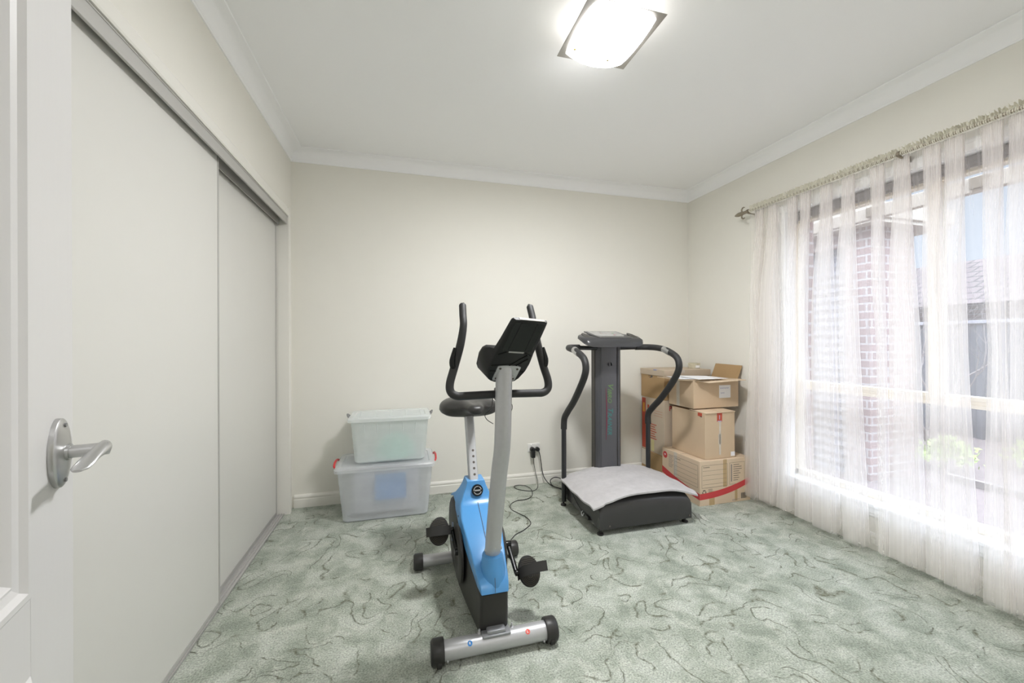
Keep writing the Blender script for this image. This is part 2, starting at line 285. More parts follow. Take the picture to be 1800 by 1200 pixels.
# ------------------------------------------------------------------ mesh helpers
class MB:
    """collects shapes; every coordinate is a world coordinate"""
    def __init__(s): s.bm = bmesh.new()
    def _merge(s, t, mtx=None):
        if mtx: bmesh.ops.transform(t, matrix=mtx, verts=t.verts)
        me = bpy.data.meshes.new('t'); t.to_mesh(me); t.free(); s.bm.from_mesh(me); bpy.data.meshes.remove(me)
    def box(s, x0, x1, y0, y1, z0, z1, bev=0.0, seg=2, mtx=None):
        t = bmesh.new(); bmesh.ops.create_cube(t, size=1)
        bmesh.ops.transform(t, matrix=Matrix.Translation(((x0+x1)/2, (y0+y1)/2, (z0+z1)/2)) @ Matrix.Diagonal((x1-x0, y1-y0, z1-z0, 1)), verts=t.verts)
        if bev: bmesh.ops.bevel(t, geom=t.edges[:], offset=bev, segments=seg, affect='EDGES', profile=0.5)
        s._merge(t, mtx); return s
    def tube(s, pts, r, n=14, smooth=0, flat=1.0, cap=True):
        P = [Vector(p) for p in pts]
        rs = r if isinstance(r, (list, tuple)) else [r] * len(P)
        if smooth:
            Q = []; RR = []
            for i in range(len(P) - 1):
                a, b, c, d = P[max(i-1, 0)], P[i], P[i+1], P[min(i+2, len(P)-1)]
                for k in range(smooth):
                    t = k / smooth
                    Q.append(0.5 * ((2*b) + (-a + c)*t + (2*a - 5*b + 4*c - d)*t*t + (-a + 3*b - 3*c + d)*t**3))
                    RR.append(rs[i] * (1-t) + rs[i+1] * t)
            Q.append(P[-1]); RR.append(rs[-1]); P, rs = Q, RR
        bm = s.bm; rings = []
        tan = [(P[min(i+1, len(P)-1)] - P[max(i-1, 0)]).normalized() for i in range(len(P))]
        up = Vector((0, 0, 1)) if abs(tan[0].z) < 0.9 else Vector((1, 0, 0))
        nrm = tan[0].cross(up).normalized()
        for i, p in enumerate(P):
            nrm = (nrm - tan[i] * nrm.dot(tan[i])).normalized(); bi = tan[i].cross(nrm)
            rings.append([bm.verts.new(p + nrm * math.cos(2*math.pi*k/n) * rs[i] + bi * math.sin(2*math.pi*k/n) * rs[i] * flat) for k in range(n)])
        for a, b in zip(rings, rings[1:]):
            for k in range(n): bm.faces.new((a[k], a[(k+1) % n], b[(k+1) % n], b[k]))
        if cap: bm.faces.new(rings[0][::-1]); bm.faces.new(rings[-1])
        return s
    def cyl(s, a, b, r, n=24, bev=0.0):
        a, b = Vector(a), Vector(b)
        if bev:
            d = (b - a).normalized()
            return s.tube([a, a + d*bev*0.02, a + d*bev, b - d*bev, b - d*bev*0.02, b], [r - bev, r - bev*0.35, r, r, r - bev*0.35, r - bev], n)
        return s.tube([a, b], r, n)
    def lathe(s, prof, c, n=24, axis='Z'):
        bm = s.bm; c = Vector(c); rings = []
        for r, h in prof:
            ring = []
            for k in range(n):
                a = 2*math.pi*k/n; u, v = math.cos(a)*r, math.sin(a)*r
                o = (u, v, h) if axis == 'Z' else ((u, h, v) if axis == 'Y' else (h, u, v))
                ring.append(bm.verts.new(c + Vector(o)))
            rings.append(ring)
        for a, b in zip(rings, rings[1:]):
            for k in range(n): bm.faces.new((a[k], a[(k+1) % n], b[(k+1) % n], b[k]))
        bm.faces.new(rings[0][::-1]); bm.faces.new(rings[-1]); return s
    def prism(s, poly, a0, a1, axis='X', bev=0.0, seg=3, step=0.0, warp=None, mtx=None):
        """poly in the plane normal to axis: X -> (y,z), Y -> (x,z), Z -> (x,y)"""
        if step:
            q = []
            for i in range(len(poly)):
                p0, p1 = poly[i], poly[(i+1) % len(poly)]; L = math.dist(p0, p1); k = max(1, int(L/step))
                for j in range(k): q.append((p0[0] + (p1[0]-p0[0])*j/k, p0[1] + (p1[1]-p0[1])*j/k))
            poly = q
        f = {'X': lambda u, v, a: (a, u, v), 'Y': lambda u, v, a: (u, a, v), 'Z': lambda u, v, a: (u, v, a)}[axis]
        t = bmesh.new()
        A = [t.verts.new(f(u, v, a0)) for u, v in poly]; B = [t.verts.new(f(u, v, a1)) for u, v in poly]
        fa = t.faces.new(A); fb = t.faces.new(B[::-1])
        for i in range(len(poly)): j = (i+1) % len(poly); t.faces.new((A[j], A[i], B[i], B[j]))
        bmesh.ops.recalc_face_normals(t, faces=t.faces[:])
        if bev:
            es = set(fa.edges[:]) | set(fb.edges[:])
            bmesh.ops.bevel(t, geom=list(es), offset=bev, segments=seg, affect='EDGES', profile=0.5, clamp_overlap=True)
        big = [x for x in t.faces if len(x.verts) > 4]
        if big: bmesh.ops.triangulate(t, faces=big)
        if warp:
            for v in t.verts: v.co = warp(v.co)
        s._merge(t, mtx); return s
    def loft(s, rings, close=True, cap=True):
        bm = s.bm; V = [[bm.verts.new(p) for p in r] for r in rings]; n = len(V[0])
        for a, b in zip(V, V[1:]):
            for k in range(n if close else n-1): bm.faces.new((a[k], a[(k+1) % n], b[(k+1) % n], b[k]))
        if cap: bm.faces.new(V[0][::-1]); bm.faces.new(V[-1])
        return s
    def quad(s, *p): s.bm.faces.new([s.bm.verts.new(q) for q in p]); return s
    def xf(s, mtx): bmesh.ops.transform(s.bm, matrix=mtx, verts=s.bm.verts); return s

def world_loc(o):
    v = Vector((0, 0, 0))
    while o: v += o.location; o = o.parent
    return v

def tag(o, label=None, cat=None, group=None, kind=None):
    if label: o['label'] = label
    if cat: o['category'] = cat
    if group: o['group'] = group
    if kind: o['kind'] = kind
    return o

def obj(name, mb, material, parent=None, smooth=35, **kw):
    bm = mb.bm; bmesh.ops.recalc_face_normals(bm, faces=bm.faces[:])
    me = bpy.data.meshes.new(name)
    if parent is not None: off = world_loc(parent); loc = Vector((0, 0, 0))
    else:
        xs = [v.co for v in bm.verts]
        off = Vector(((min(v.x for v in xs)+max(v.x for v in xs))/2, (min(v.y for v in xs)+max(v.y for v in xs))/2, min(v.z for v in xs)))
        loc = off
    if kw.pop('keep', False): off = Vector((0, 0, 0)); loc = off
    bmesh.ops.translate(bm, verts=bm.verts, vec=-off)
    bm.to_mesh(me); bm.free()
    if material: me.materials.append(material)
    if smooth:
        for p_ in me.polygons: p_.use_smooth = True
        me.set_sharp_from_angle(angle=R(smooth))
    o = bpy.data.objects.new(name, me); COL.objects.link(o); o.location = loc
    if parent is not None: o.parent = parent
    tag(o, **kw)
    return o

def thing(name, loc, label, cat, group=None, kind=None):
    o = bpy.data.objects.new(name, None); COL.objects.link(o); o.location = loc; o.empty_display_size = 0.05
    return tag(o, label, cat, group, kind)

def text(name, body, mtx, size, material, parent, extrude=0.0003, shear=0.0, bold=0.0, spacing=1.0, xscale=1.0):
    cu = bpy.data.curves.new('txt', 'FONT'); cu.body = body; cu.size = size; cu.extrude = extrude; cu.shear = shear; cu.offset = bold
    cu.space_character = spacing; cu.align_x = 'LEFT'; cu.align_y = 'CENTER'; cu.resolution_u = 3
    to = bpy.data.objects.new('txt', cu); me = bpy.data.meshes.new_from_object(to)
    bpy.data.objects.remove(to); bpy.data.curves.remove(cu)
    me.materials.clear(); me.materials.append(material)
    me.transform(Matrix.Diagonal((xscale, 1, 1, 1))); me.transform(mtx); me.transform(Matrix.Translation(-world_loc(parent)))
    me.name = name
    o = bpy.data.objects.new(name, me); COL.objects.link(o); o.parent = parent
    return o

def frame_mtx(o, u, v):
    u = Vector(u).normalized(); v = Vector(v).normalized(); w = u.cross(v)
    return Matrix(((u.x, v.x, w.x, o[0]), (u.y, v.y, w.y, o[1]), (u.z, v.z, w.z, o[2]), (0, 0, 0, 1)))

# ================================================================== the room
XL, XR, YB, H = -0.814, 2.716, 3.335, 2.70
S = dict(kind='structure')
obj('floor', MB().box(-1.25, XR, -1.75, YB, -0.06, 0.0), M['carpet'], smooth=0, keep=True, **S)
obj('ceiling', MB().box(-1.55, XR+0.2, -1.80, YB+0.1, H, H+0.06), M['ceiling'], smooth=0, **S)
obj('wall_back', MB().box(-1.55, XR+0.2, YB, YB+0.1, -0.06, H), M['wall'], smooth=0, **S)
WY0, WY1, WZ0, WZ1 = 0.70, 2.29, 0.272, 2.185
w = MB()
w.box(XR, XR+0.11, -0.06, WY0, -0.06, H); w.box(XR, XR+0.11, WY1, YB, -0.06, H)
w.box(XR, XR+0.11, WY0, WY1, -0.06, WZ0); w.box(XR, XR+0.11, WY0, WY1, WZ1, H)
obj('wall_right', w, M['wall'], smooth=0, **S)
w = MB()   # brick veneer outside the right wall
w.box(XR+0.15, XR+0.26, -1.0, WY0-0.02, -0.6, 2.9); w.box(XR+0.15, XR+0.26, WY1, YB+0.3, -0.6, 2.9)
w.box(XR+0.15, XR+0.26, WY0-0.02, WY1, -0.6, 0.24); w.box(XR+0.15, XR+0.26, WY0-0.02, WY1, 2.19, 2.9)
obj('wall_outer', w, M['brick'], smooth=0, **S)
# left wall with the wardrobe opening
CO0, CO1, COZ = 1.10, 3.22, 2.165
w = MB()
w.box(XL-0.09, XL, 0.0, CO0, -0.06, H); w.box(XL-0.09, XL, CO1+0.02, YB, -0.06, H); w.box(XL-0.09, XL, CO0, CO1+0.02, COZ+0.02, H)
obj('wall_left', w, M['wall'], smooth=0, **S)
w = MB()   # inside of the wardrobe
w.box(-1.52, -1.46, CO0-0.1, YB, -0.06, H); w.box(-1.46, XL-0.09, CO0-0.1, CO0-0.04, -0.06, H)
w.box(-1.46, -1.25, CO0-0.1, YB, -0.06, 0.0)
obj('wall_wardrobe', w, M['wall'], smooth=0, **S)
# front wall with the doorway the camera stands in, and the hall behind it
w = MB()
w.box(-1.25, -0.345, -0.06, 0.03, -0.06, H); w.box(0.50, XR, -0.06, 0.03, -0.06, H); w.box(-0.345, 0.50, -0.06, 0.03, 2.06, H)
obj('wall_front', w, M['wall'], smooth=0, **S)
w = MB()
w.box(-1.25, -1.19, -1.75, -0.06, -0.06, H); w.box(1.6, 1.66, -1.75, -0.06, -0.06, H); w.box(-1.25, 1.66, -1.80, -1.75, -0.06, H)
obj('wall_hall', w, M['wall'], smooth=0, **S)

# coved cornice round the ceiling
prof = [(0.0, 0.0), (0.0, -0.088), (0.006, -0.088), (0.008, -0.080)]
for k in range(9):
    a = math.pi/2 * k/8
    prof.append((0.010 + 0.072*(1 - math.cos(a)), -0.078 + 0.070*math.sin(a)))
prof += [(0.088, -0.006), (0.090, 0.0)]
w = MB()
w.loft([[(XL+d, 0.03+d, H+z-0.0005), (XR-d, 0.03+d, H+z-0.0005), (XR-d, YB-d, H+z-0.0005), (XL+d, YB-d, H+z-0.0005)] for d, z in prof], cap=False)
obj('trim_1', w, M['ceiling'], smooth=30, **S)

# skirtings
def skirt(name, path, hgt=0.098):
    m_ = MB(); P2 = [(0, 0), (0.013, 0), (0.013, hgt*0.62), (0.0105, hgt*0.66), (0.0105, hgt*0.72), (0.013, hgt*0.76), (0.012, hgt*0.86), (0.006, hgt*0.97), (0.0, hgt)]
    for (x0, y0, x1, y1, nx, ny) in path:
        m_.loft([[(x0+nx*d, y0+ny*d, z) for d, z in P2], [(x1+nx*d, y1+ny*d, z) for d, z in P2]])
    return obj(name, m_, M['trim'], smooth=0, **S)
skirt('baseboard_back', [(XL+0.015, YB, XR, YB, 0, -1)])
skirt('baseboard_right', [(XR, 0.05, XR, YB-0.014, -1, 0)])
skirt('baseboard_front', [(0.58, 0.03, XR-0.014, 0.03, 0, 1)])

# wardrobe: architrave, track, jamb, sliding doors
def arch_profile(wd=0.067): return [(0, 0), (0.012, 0.0), (0.016, 0.006), (0.016, wd*0.55), (0.012, wd*0.62), (0.012, wd*0.8), (0.007, wd-0.004), (0, wd)]
w = MB()
P2 = arch_profile(0.068)
w.loft([[(XL+d, CO0-0.06, COZ+u) for d, u in P2], [(XL+d, CO1+0.0, COZ+u) for d, u in P2]])
w.loft([[(XL+d, CO1+u, 0) for d, u in P2], [(XL+d, CO1+u, COZ+0.068) for d, u in P2]])
obj('trim_2', w, M['trim'], smooth=0, **S)
w = MB(); w.box(XL-0.16, XL, CO1, CO1+0.0195, 0, COZ+0.0195); w.box(XL-0.16, XL, CO0, CO1, COZ, COZ+0.0195)
obj('trim_3', w, M['trim'], smooth=0, **S)
w = MB()
w.box(XL-0.006, XL+0.004, CO0, CO1-0.001, 2.108, COZ-0.001, 0.001)
w.box(XL-0.0065, XL+0.006, CO0, CO1-0.001, 2.158, 2.164)
w.box(XL-0.054, XL-0.051, CO0, CO1-0.001, 2.099, COZ-0.001)
w.box(XL-0.105, XL-0.10, CO0, CO1-0.001, 2.085, COZ-0.001)
w.box(XL-0.105, XL, CO0, CO1-0.001, COZ-0.006, COZ-0.001)
obj('trim_4', w, M['alu'], smooth=0, **S)
w = MB(); w.box(XL-0.102, XL-0.022, CO0, CO1-0.001, 0.0, 0.006)
for dx in (0.024, 0.040, 0.056, 0.074, 0.092): w.box(XL-dx-0.002, XL-dx+0.002, CO0, CO1-0.001, 0.0, 0.012)
obj('trim_5', w, M['alu'], smooth=0, **S)
def slider(name, x, y0, y1):
    t = thing(name, (x, (y0+y1)/2, 0.012), None, None, kind='structure')
    ztop = 2.150
    obj('door_panel', MB().box(x-0.016, x, y0+0.009, y1-0.009, 0.03, ztop), M['robe'], t, smooth=0)
    f = MB(); f.box(x-0.022, x+0.004, y0, y0+0.010, 0.013, ztop+0.004, 0.002); f.box(x-0.022, x+0.004, y1-0.010, y1, 0.013, ztop+0.004, 0.002)
    f.box(x-0.020, x+0.002, y0, y1, 0.013, 0.032, 0.001); f.box(x-0.018, x+0.001, y0, y1, ztop-0.004, ztop+0.006)
    obj('door_frame', f, M['alu'], t, smooth=0)
    return t
slider('door_2', XL-0.028, 1.12, 2.18)
slider('door_3', XL-0.072, 2.13, 3.215)

# ------------------------------------------------------------------ panel door, standing open
th = R(14.7); dd = Vector((-math.sin(th), math.cos(th), 0)); nn = Vector((dd.y, -dd.x, 0)); E0 = Vector((-0.538, 0.843, 0))
# door frame coordinates: s along the leaf measured back from the free edge, n out of the face, z up
DM = Matrix(((-dd.x, nn.x, 0, E0.x), (-dd.y, nn.y, 0, E0.y), (0, 0, 1, 0), (0, 0, 0, 1)))
door = thing('door_1', (E0.x - dd.x*0.82, E0.y - dd.y*0.82, 0.01), None, None, kind='structure')
TH = 0.035
w = MB()
zs = [(0.012, 0.20), (0.785, 0.892), (1.94, 2.045)]
w.box(0, 0.133, -TH, 0, 0.012, 2.045, 0.0015, 1, DM); w.box(0.687, 0.82, -TH, 0, 0.012, 2.045, 0.0015, 1, DM)
for a, b in zs: w.box(0.133, 0.687, -TH, 0, a, b, 0, 1, DM)
obj('door_leaf', w, M['door'], door, smooth=0)
w = MB()
for z0, z1 in ((0.20, 0.785), (0.892, 1.94)):
    s0, s1 = 0.133, 0.687
    pr = [(0.0, 0.0), (0.006, 0.004), (0.014, 0.004), (0.020, -0.003), (0.030, -0.006), (0.036, -0.003), (0.044, -0.011), (0.062, -0.011), (0.10, -0.002), (0.104, -0.002)]
    w.loft([[DM @ Vector((s0+d, e, z0+d)), DM @ Vector((s1-d, e, z0+d)), DM @ Vector((s1-d, e, z1-d)), DM @ Vector((s0+d, e, z1-d))] for d, e in pr], cap=False)
    w.quad(*[DM @ Vector(q) for q in ((s0+0.104, -0.002, z0+0.104), (s1-0.104, -0.002, z0+0.104), (s1-0.104, -0.002, z1-0.104), (s0+0.104, -0.002, z1-0.104))])
    w.box(s0, s1, -TH, -0.02, z0, z1, 0, 1, DM)
obj('door_panel', w, M['door'], door, smooth=0)
# lever handle
hs, hz = 0.057, 1.078
w = MB(); rings = []
for dn, k in ((0.0, 1.0), (0.006, 1.0), (0.0075, 0.96), (0.009, 0.86), (0.012, 0.5), (0.013, 0.02)):
    rings.append([DM @ Vector((hs + 0.030*k*math.cos(a), dn, hz + 0.054*k*math.sin(a))) for a in [2*math.pi*i/40 for i in range(40)]])
w.loft(rings); hp = obj('handle_plate', w, M['satin'], door, smooth=40)
w = MB()
for sg in (-1, 1):
    w = MB(); c = DM @ Vector((hs, 0.0085, hz + sg*0.043)); w.tube([c, c + nn*0.003], 0.0032, 10)
    obj('screw', w, M['clip_grey'], hp)
w = MB()
c0 = DM @ Vector((hs, 0.010, hz))
w.tube([c0, c0 + nn*0.006], 0.0125, 24); w.tube([c0 + nn*0.005, c0 + nn*0.050], 0.0100, 24)
# flat blade of the lever sweeping back from the neck along the leaf
def blade(sv, n0, z, hw, tz):
    return [DM @ Vector((sv, n0 + hw*math.cos(a), z + tz*math.sin(a))) for a in [2*math.pi*i/16 for i in range(16)]]
w.loft([blade(hs-0.010, 0.052, hz+0.002, 0.004, 0.009), blade(hs-0.007, 0.053, hz+0.002, 0.009, 0.0105), blade(hs+0.004, 0.053, hz+0.001, 0.011, 0.0100), blade(hs+0.018, 0.052, hz-0.001, 0.011, 0.0075),
        blade(hs+0.034, 0.050, hz-0.004, 0.011, 0.0050), blade(hs+0.050, 0.048, hz-0.009, 0.0115, 0.0038), blade(hs+0.064, 0.046, hz-0.014, 0.0105, 0.0034), blade(hs+0.070, 0.045, hz-0.016, 0.006, 0.002)])
obj('lever', w, M['satin'], hp, smooth=50)
w = MB()   # jamb of the entrance
w.box(-0.345, -0.33, -0.06, 0.03, 0, 2.06); w.box(0.485, 0.50, -0.06, 0.03, 0, 2.06); w.box(-0.33, 0.485, -0.06, 0.03, 2.045, 2.06)
w.box(0.50, 0.567, 0.03, 0.045, 0, 2.12)
obj('trim_6', w, M['trim'], smooth=0, **S)

# ------------------------------------------------------------------ window
win = thing('window_1', (XR+0.08, (WY0+WY1)/2, WZ0), None, None, kind='structure')
FX0, FX1 = XR+0.075, XR+0.135
w = MB()
w.box(FX0, FX1, WY1-0.030, WY1, 0.275, WZ1, 0.002); w.box(FX0, FX1, WY0, WY0+0.030, 0.275, WZ1, 0.002)
w.box(FX0, FX1, WY0, WY1, 2.105, WZ1-0.002, 0.002); w.box(FX0, FX1, WY0, WY1, 0.275, 0.313, 0.002)
obj('window_frame', w, M['frame'], win, smooth=0)
w = MB(); w.box(FX0-0.004, FX1-0.004, WY0+0.03, WY1-0.03, 0.900, 0.918, 0.002); w.box(FX0+0.004, FX1-0.006, WY0+0.03, WY1-0.03, 0.916, 0.940, 0.002); w.box(FX0-0.004, FX1-0.004, WY0+0.03, WY1-0.03, 0.938, 0.960, 0.002)
obj('transom', w, M['frame'], win, smooth=0)
obj('mullion', MB().box(FX0-0.002, FX1-0.003, 1.462, 1.515, 0.96, 2.105, 0.002), M['frame'], win, smooth=0)
for y0, y1 in ((WY0+0.03, 1.462), (1.515, WY1-0.03)):
    obj('pane', MB().box(FX0+0.03, FX0+0.034, y0, y1, 0.96, 2.105), M['pane'], win, smooth=0)
obj('pane', MB().box(FX0+0.03, FX0+0.034, WY0+0.03, WY1-0.03, 0.313, 0.900), M['pane'], win, smooth=0)
w = MB(); w.box(XR-0.030, FX0+0.01, WY0-0.04, WY1+0.04, 0.255, 0.2755, 0.005, 3)
obj('window_sill', w, M['white_trim'], win, smooth=0)
w = MB(); w.box(XR+0.0, FX0, WY1-0.006, WY1-0.0005, 0.275, WZ1); w.box(XR+0.0, FX0, WY0+0.0005, WY0+0.006, 0.275, WZ1); w.box(XR, FX0, WY0, WY1, WZ1-0.006, WZ1-0.0005)
obj('reveal', w, M['white_trim'], win, smooth=0)
w = MB(); P2 = arch_profile(0.067)
w.loft([[(XR-d, WY0-0.067, WZ1+u) for d, u in P2], [(XR-d, WY1+0.067, WZ1+u) for d, u in P2]])
w.loft([[(XR-d, WY1+u, 0.276) for d, u in P2], [(XR-d, WY1+u, WZ1) for d, u in P2]])
w.loft([[(XR-d, WY0-u, 0.276) for d, u in P2], [(XR-d, WY0-u, WZ1) for d, u in P2]])
w.loft([[(XR-d, WY0-0.06, 0.254-u) for d, u in P2], [(XR-d, WY1+0.06, 0.254-u) for d, u in P2]])
obj('architrave', w, M['white_trim'], win, smooth=0)
# rolled-up blind at the window head
rb = thing('roller_blind', (XR+0.045, (WY0+WY1)/2, 2.12), 'dark grey blind rolled up at the head of the window, behind the sheer curtain', 'blind')
obj('blind_roll', MB().tube([(XR+0.048, WY0+0.012, 2.152), (XR+0.048, WY1-0.012, 2.152)], 0.024, 20), M['blind'], rb)
obj('bottom_rail', MB().box(XR+0.040, XR+0.052, WY0+0.012, WY1-0.012, 2.116, 2.134, 0.003), M['blind'], rb, smooth=0)

# ================================================================== exercise bike
bike = thing('exercise_bike', (0.365, 1.9, 0), 'blue, black and silver upright exercise bike in the middle of the carpet', 'exercise bike')
XC = 0.351
def stabiliser(y, x0, x1, r, stickers):
    zc = r + 0.012
    st = obj('stabiliser_bar', MB().tube([(x0+0.03, y, zc), (x1-0.03, y, zc)], r, 28), M['silver'], bike)
    for x, sg in ((x0, 1), (x1, -1)):
        c = MB(); R2 = r + 0.012
        c.tube([(x, y, zc), (x+sg*0.004, y, zc), (x+sg*0.010, y, zc), (x+sg*0.046, y, zc), (x+sg*0.050, y, zc)], [R2*0.80, R2*0.92, R2, R2, R2*0.97], 28)
        cap = obj('end_cap', c, M['black'], st)
        if stickers:
            wx = x + sg*0.030
            obj('transport_wheel', MB().cyl((wx-0.009, y-R2*0.72, zc-R2*0.42), (wx+0.009, y-R2*0.72, zc-R2*0.42), 0.0165, 20, 0.003), M['rubber'], cap)
            b = MB(); b.lathe([(0.004, 0), (0.005, 0.003), (0.003, 0.005)], (0, 0, 0), 12, 'Y'); b.xf(Matrix.Translation((x+sg*0.062, y-r*0.8, zc-r*0.6)) @ Matrix.Rotation(math.pi, 4, 'Z'))
            obj('bolt', b, M['silver'], st)
    return st, zc
fr, zc = stabiliser(1.566, 0.098, 0.614, 0.0355, True)
rear_bar, zc2 = stabiliser(2.245, 0.050, 0.640, 0.031, False)
# stickers R and L
for ch, x, mt in (('R', 0.247, M['blue_sticker']), ('L', 0.483, M['red_sticker'])):
    ang = R(48); nrm = Vector((0, -math.cos(ang), math.sin(ang))); c = Vector((x, 1.566, zc)) + nrm*0.0359
    tv = Vector((0, math.sin(ang), math.cos(ang)))
    s_ = MB()
    ring0 = [c + Vector((1, 0, 0))*0.0095*math.cos(a) + tv*0.0095*math.sin(a) - nrm*0.0005 for a in [2*math.pi*i/20 for i in range(20)]]
    s_.loft([ring0, [q + nrm*0.0009 for q in ring0]])
    so = obj('sticker', s_, mt, fr, smooth=0)
    text('lettering', ch, frame_mtx(c + nrm*0.0008 + Vector((-0.004, 0, 0)), (1, 0, 0), tv), 0.012, M['paper'], so if False else fr, 0.0002, bold=0.0003)
# saddle bracket on the front bar
w = MB(); w.box(0.298, 0.413, 1.540, 1.605, 0.078, 0.088, 0.004, 2); w.box(0.318, 0.393, 1.545, 1.69, 0.084, 0.102, 0.006, 2)
obj('bracket', w, M['silver_dark'], bike)
w = MB(); w.box(0.306, 0.405, 1.60, 1.665, 0.050, 0.092, 0.008, 2)
obj('bracket_cover', w, M['black'], bike)
for x in (0.290, 0.425): obj('bolt', MB().lathe([(0.0075, 0), (0.0075, 0.004), (0.0045, 0.006), (0.0045, 0.016), (0.003, 0.019)], (x, 1.575, 0.080), 12), M['silver'], bike)
obj('frame_beam', MB().box(XC-0.022, XC+0.022, 1.63, 2.27, 0.035, 0.078, 0.006, 2), M['silver_dark'], bike)

def hw(y):  # half thickness of the housing
    P = [(1.54, 0.052), (1.60, 0.062), (1.68, 0.070), (1.78, 0.082), (1.92, 0.096), (2.10, 0.104), (2.35, 0.104)]
    if y <= P[0][0]: return P[0][1]
    for (a, u), (b, v) in zip(P, P[1:]):
        if y <= b: return u + (v-u)*(y-a)/(b-a)
    return P[-1][1]
bo = [(1.572, 0.110), (1.566, 0.150), (1.563, 0.235), (1.60, 0.246), (1.68, 0.268), (1.745, 0.29), (1.83, 0.322), (1.90, 0.355), (1.97, 0.392), (2.05, 0.418), (2.13, 0.422), (2.20, 0.402), (2.26, 0.355), (2.295, 0.30),
      (2.305, 0.24), (2.285, 0.17), (2.23, 0.12), (2.15, 0.085), (2.0, 0.066), (1.85, 0.060), (1.70, 0.058), (1.60, 0.062), (1.58, 0.080)]
def warp_h(co): return Vector((XC + co.x/0.08*hw(co.y), co.y, co.z))
w = MB(); w.prism(bo, -0.08, 0.08, 'X', 0.018, 5, 0.02, warp_h)
hs_ = obj('side_cover', w, M['black_side'], bike, smooth=50, label='black lower shell with crank discs')
for sg in (-1, 1):   # raised crank disc on each side
    x0 = XC + sg*0.094
    w = MB(); w.lathe([(0.128, 0), (0.126, sg*0.010), (0.112, sg*0.017), (0.06, sg*0.017), (0.050, sg*0.012), (0.028, sg*0.012)], (x0, 1.90, 0.245), 40, 'X')
    obj('crank_disc', w, M['black_side'], hs_)
bl = [(2.080, 0.548), (1.986, 0.548), (1.973, 0.50), (1.945, 0.458), (1.87, 0.425), (1.78, 0.385), (1.70, 0.345), (1.65, 0.315), (1.60, 0.292), (1.568, 0.272), (1.555, 0.243), (1.60, 0.250), (1.68, 0.272), (1.745, 0.294), (1.83, 0.326),
      (1.90, 0.359), (1.97, 0.397), (2.05, 0.425), (2.13, 0.430), (2.17, 0.418), (2.20, 0.408), (2.175, 0.432), (2.125, 0.455), (2.095, 0.49)]
def warp_b(co):
    k = hw(co.y) + 0.003
    t_ = max(0.0, min(1.0, (co.z - 0.415)/0.12)); k = k*(1-t_) + 0.046*t_
    u = co.x/0.08; k *= 1.0
    return Vector((XC + u*k, co.y, co.z))
w = MB(); w.prism(bl, -0.08, 0.08, 'X', 0.013, 4, 0.022, warp_b)
blue = obj('housing', w, M['blue'], bike, smooth=60, label='sky blue moulded housing')
w = MB()   # collar that carries the upright post
w.loft([[(0.359 + r1*math.cos(a), 1.625 + dy + r2*math.sin(a), z) for a in [2*math.pi*i/36 for i in range(36)]] for r1, r2, dy, z in
        ((0.052, 0.066, 0.002, 0.246), (0.0525, 0.065, 0.002, 0.262), (0.052, 0.061, 0.004, 0.288), (0.049, 0.053, 0.008, 0.325), (0.0455, 0.047, 0.010, 0.350), (0.043, 0.0445, 0.011, 0.360), (0.038, 0.039, 0.011, 0.361))])
obj('collar', w, M['blue'], blue, smooth=50)
w = MB()  # seam and screw holes on the housing
w.tube([(XC+0.001, 1.942, 0.4595), (XC+0.001, 1.87, 0.4262), (XC+0.001, 1.78, 0.3862), (XC+0.001, 1.70, 0.3512)], 0.0012, 6)
obj('seam', w, M['ink'], blue)
w = MB(); w.tube([(XC+0.001, 1.5535, 0.246), (XC+0.001, 1.563, 0.30)], 0.0010, 6)
obj('seam', w, M['ink'], blue)
w = MB(); w.box(XC-0.0475, XC+0.0475, 1.983, 2.082, 0.5335, 0.5350)
obj('seam', w, M['blue'], blue, smooth=0)
for y, z in ((1.93, 0.405), (1.735, 0.312)):
    x = XC - hw(y) - 0.001
    obj('screw_hole', MB().tube([(x-0.001, y, z), (x+0.004, y, z)], 0.0045, 12), M['ink'], blue)
# faded logo on the left disc
w = MB(); x = XC - 0.1125
for i, (y, z, l) in enumerate(((2.05, 0.30, 0.05), (2.03, 0.275, 0.07), (2.06, 0.25, 0.045), (2.01, 0.325, 0.03), (1.99, 0.29, 0.035))):
    w.box(x-0.0006, x+0.001, y-0.007, y+0.007, z-l/2, z+l/2)
obj('logo', w, M['logo_blue'], hs_, smooth=0)

# seat post and saddle
def seat_pt(t): return Vector((0.3455 + 0.004*t, 2.035 + 0.165*t, 0.54 + 0.305*t))
w = MB(); d_ = (seat_pt(1) - seat_pt(0)).normalized(); f_ = Vector((0, -d_.z, d_.y)).normalized()
def rrect(c, ux, uy, a, b, r, k=4):
    out = []
    for cx, cy_, s0 in ((a-r, b-r, 0), (-(a-r), b-r, 90), (-(a-r), -(b-r), 180), (a-r, -(b-r), 270)):
        for i in range(k+1):
            an = R(s0 + 90*i/k); out.append(c + ux*(cx + r*math.cos(an)) + uy*(cy_ + r*math.sin(an)))
    return out
w.loft([rrect(seat_pt(-0.3), Vector((1, 0, 0)), f_, 0.0225, 0.030, 0.008), rrect(seat_pt(1.0), Vector((1, 0, 0)), f_, 0.0225, 0.030, 0.008)])
sp_ = obj('seat_post', w, M['silver'], bike, smooth=40)
w = MB()
for i in range(5):
    c = seat_pt(0.055 + i*0.088) + Vector((0.004, 0, 0)) + f_*0.0302
    w.tube([c - f_*0.003, c + f_*0.0006], 0.0062, 14)
obj('adjustment_hole', w, M['ink'], sp_)
obj('seat_clamp', MB().box(0.328, 0.372, 2.165, 2.245, 0.822, 0.856, 0.004, 2), M['black'], bike)
w = MB(); rings = []
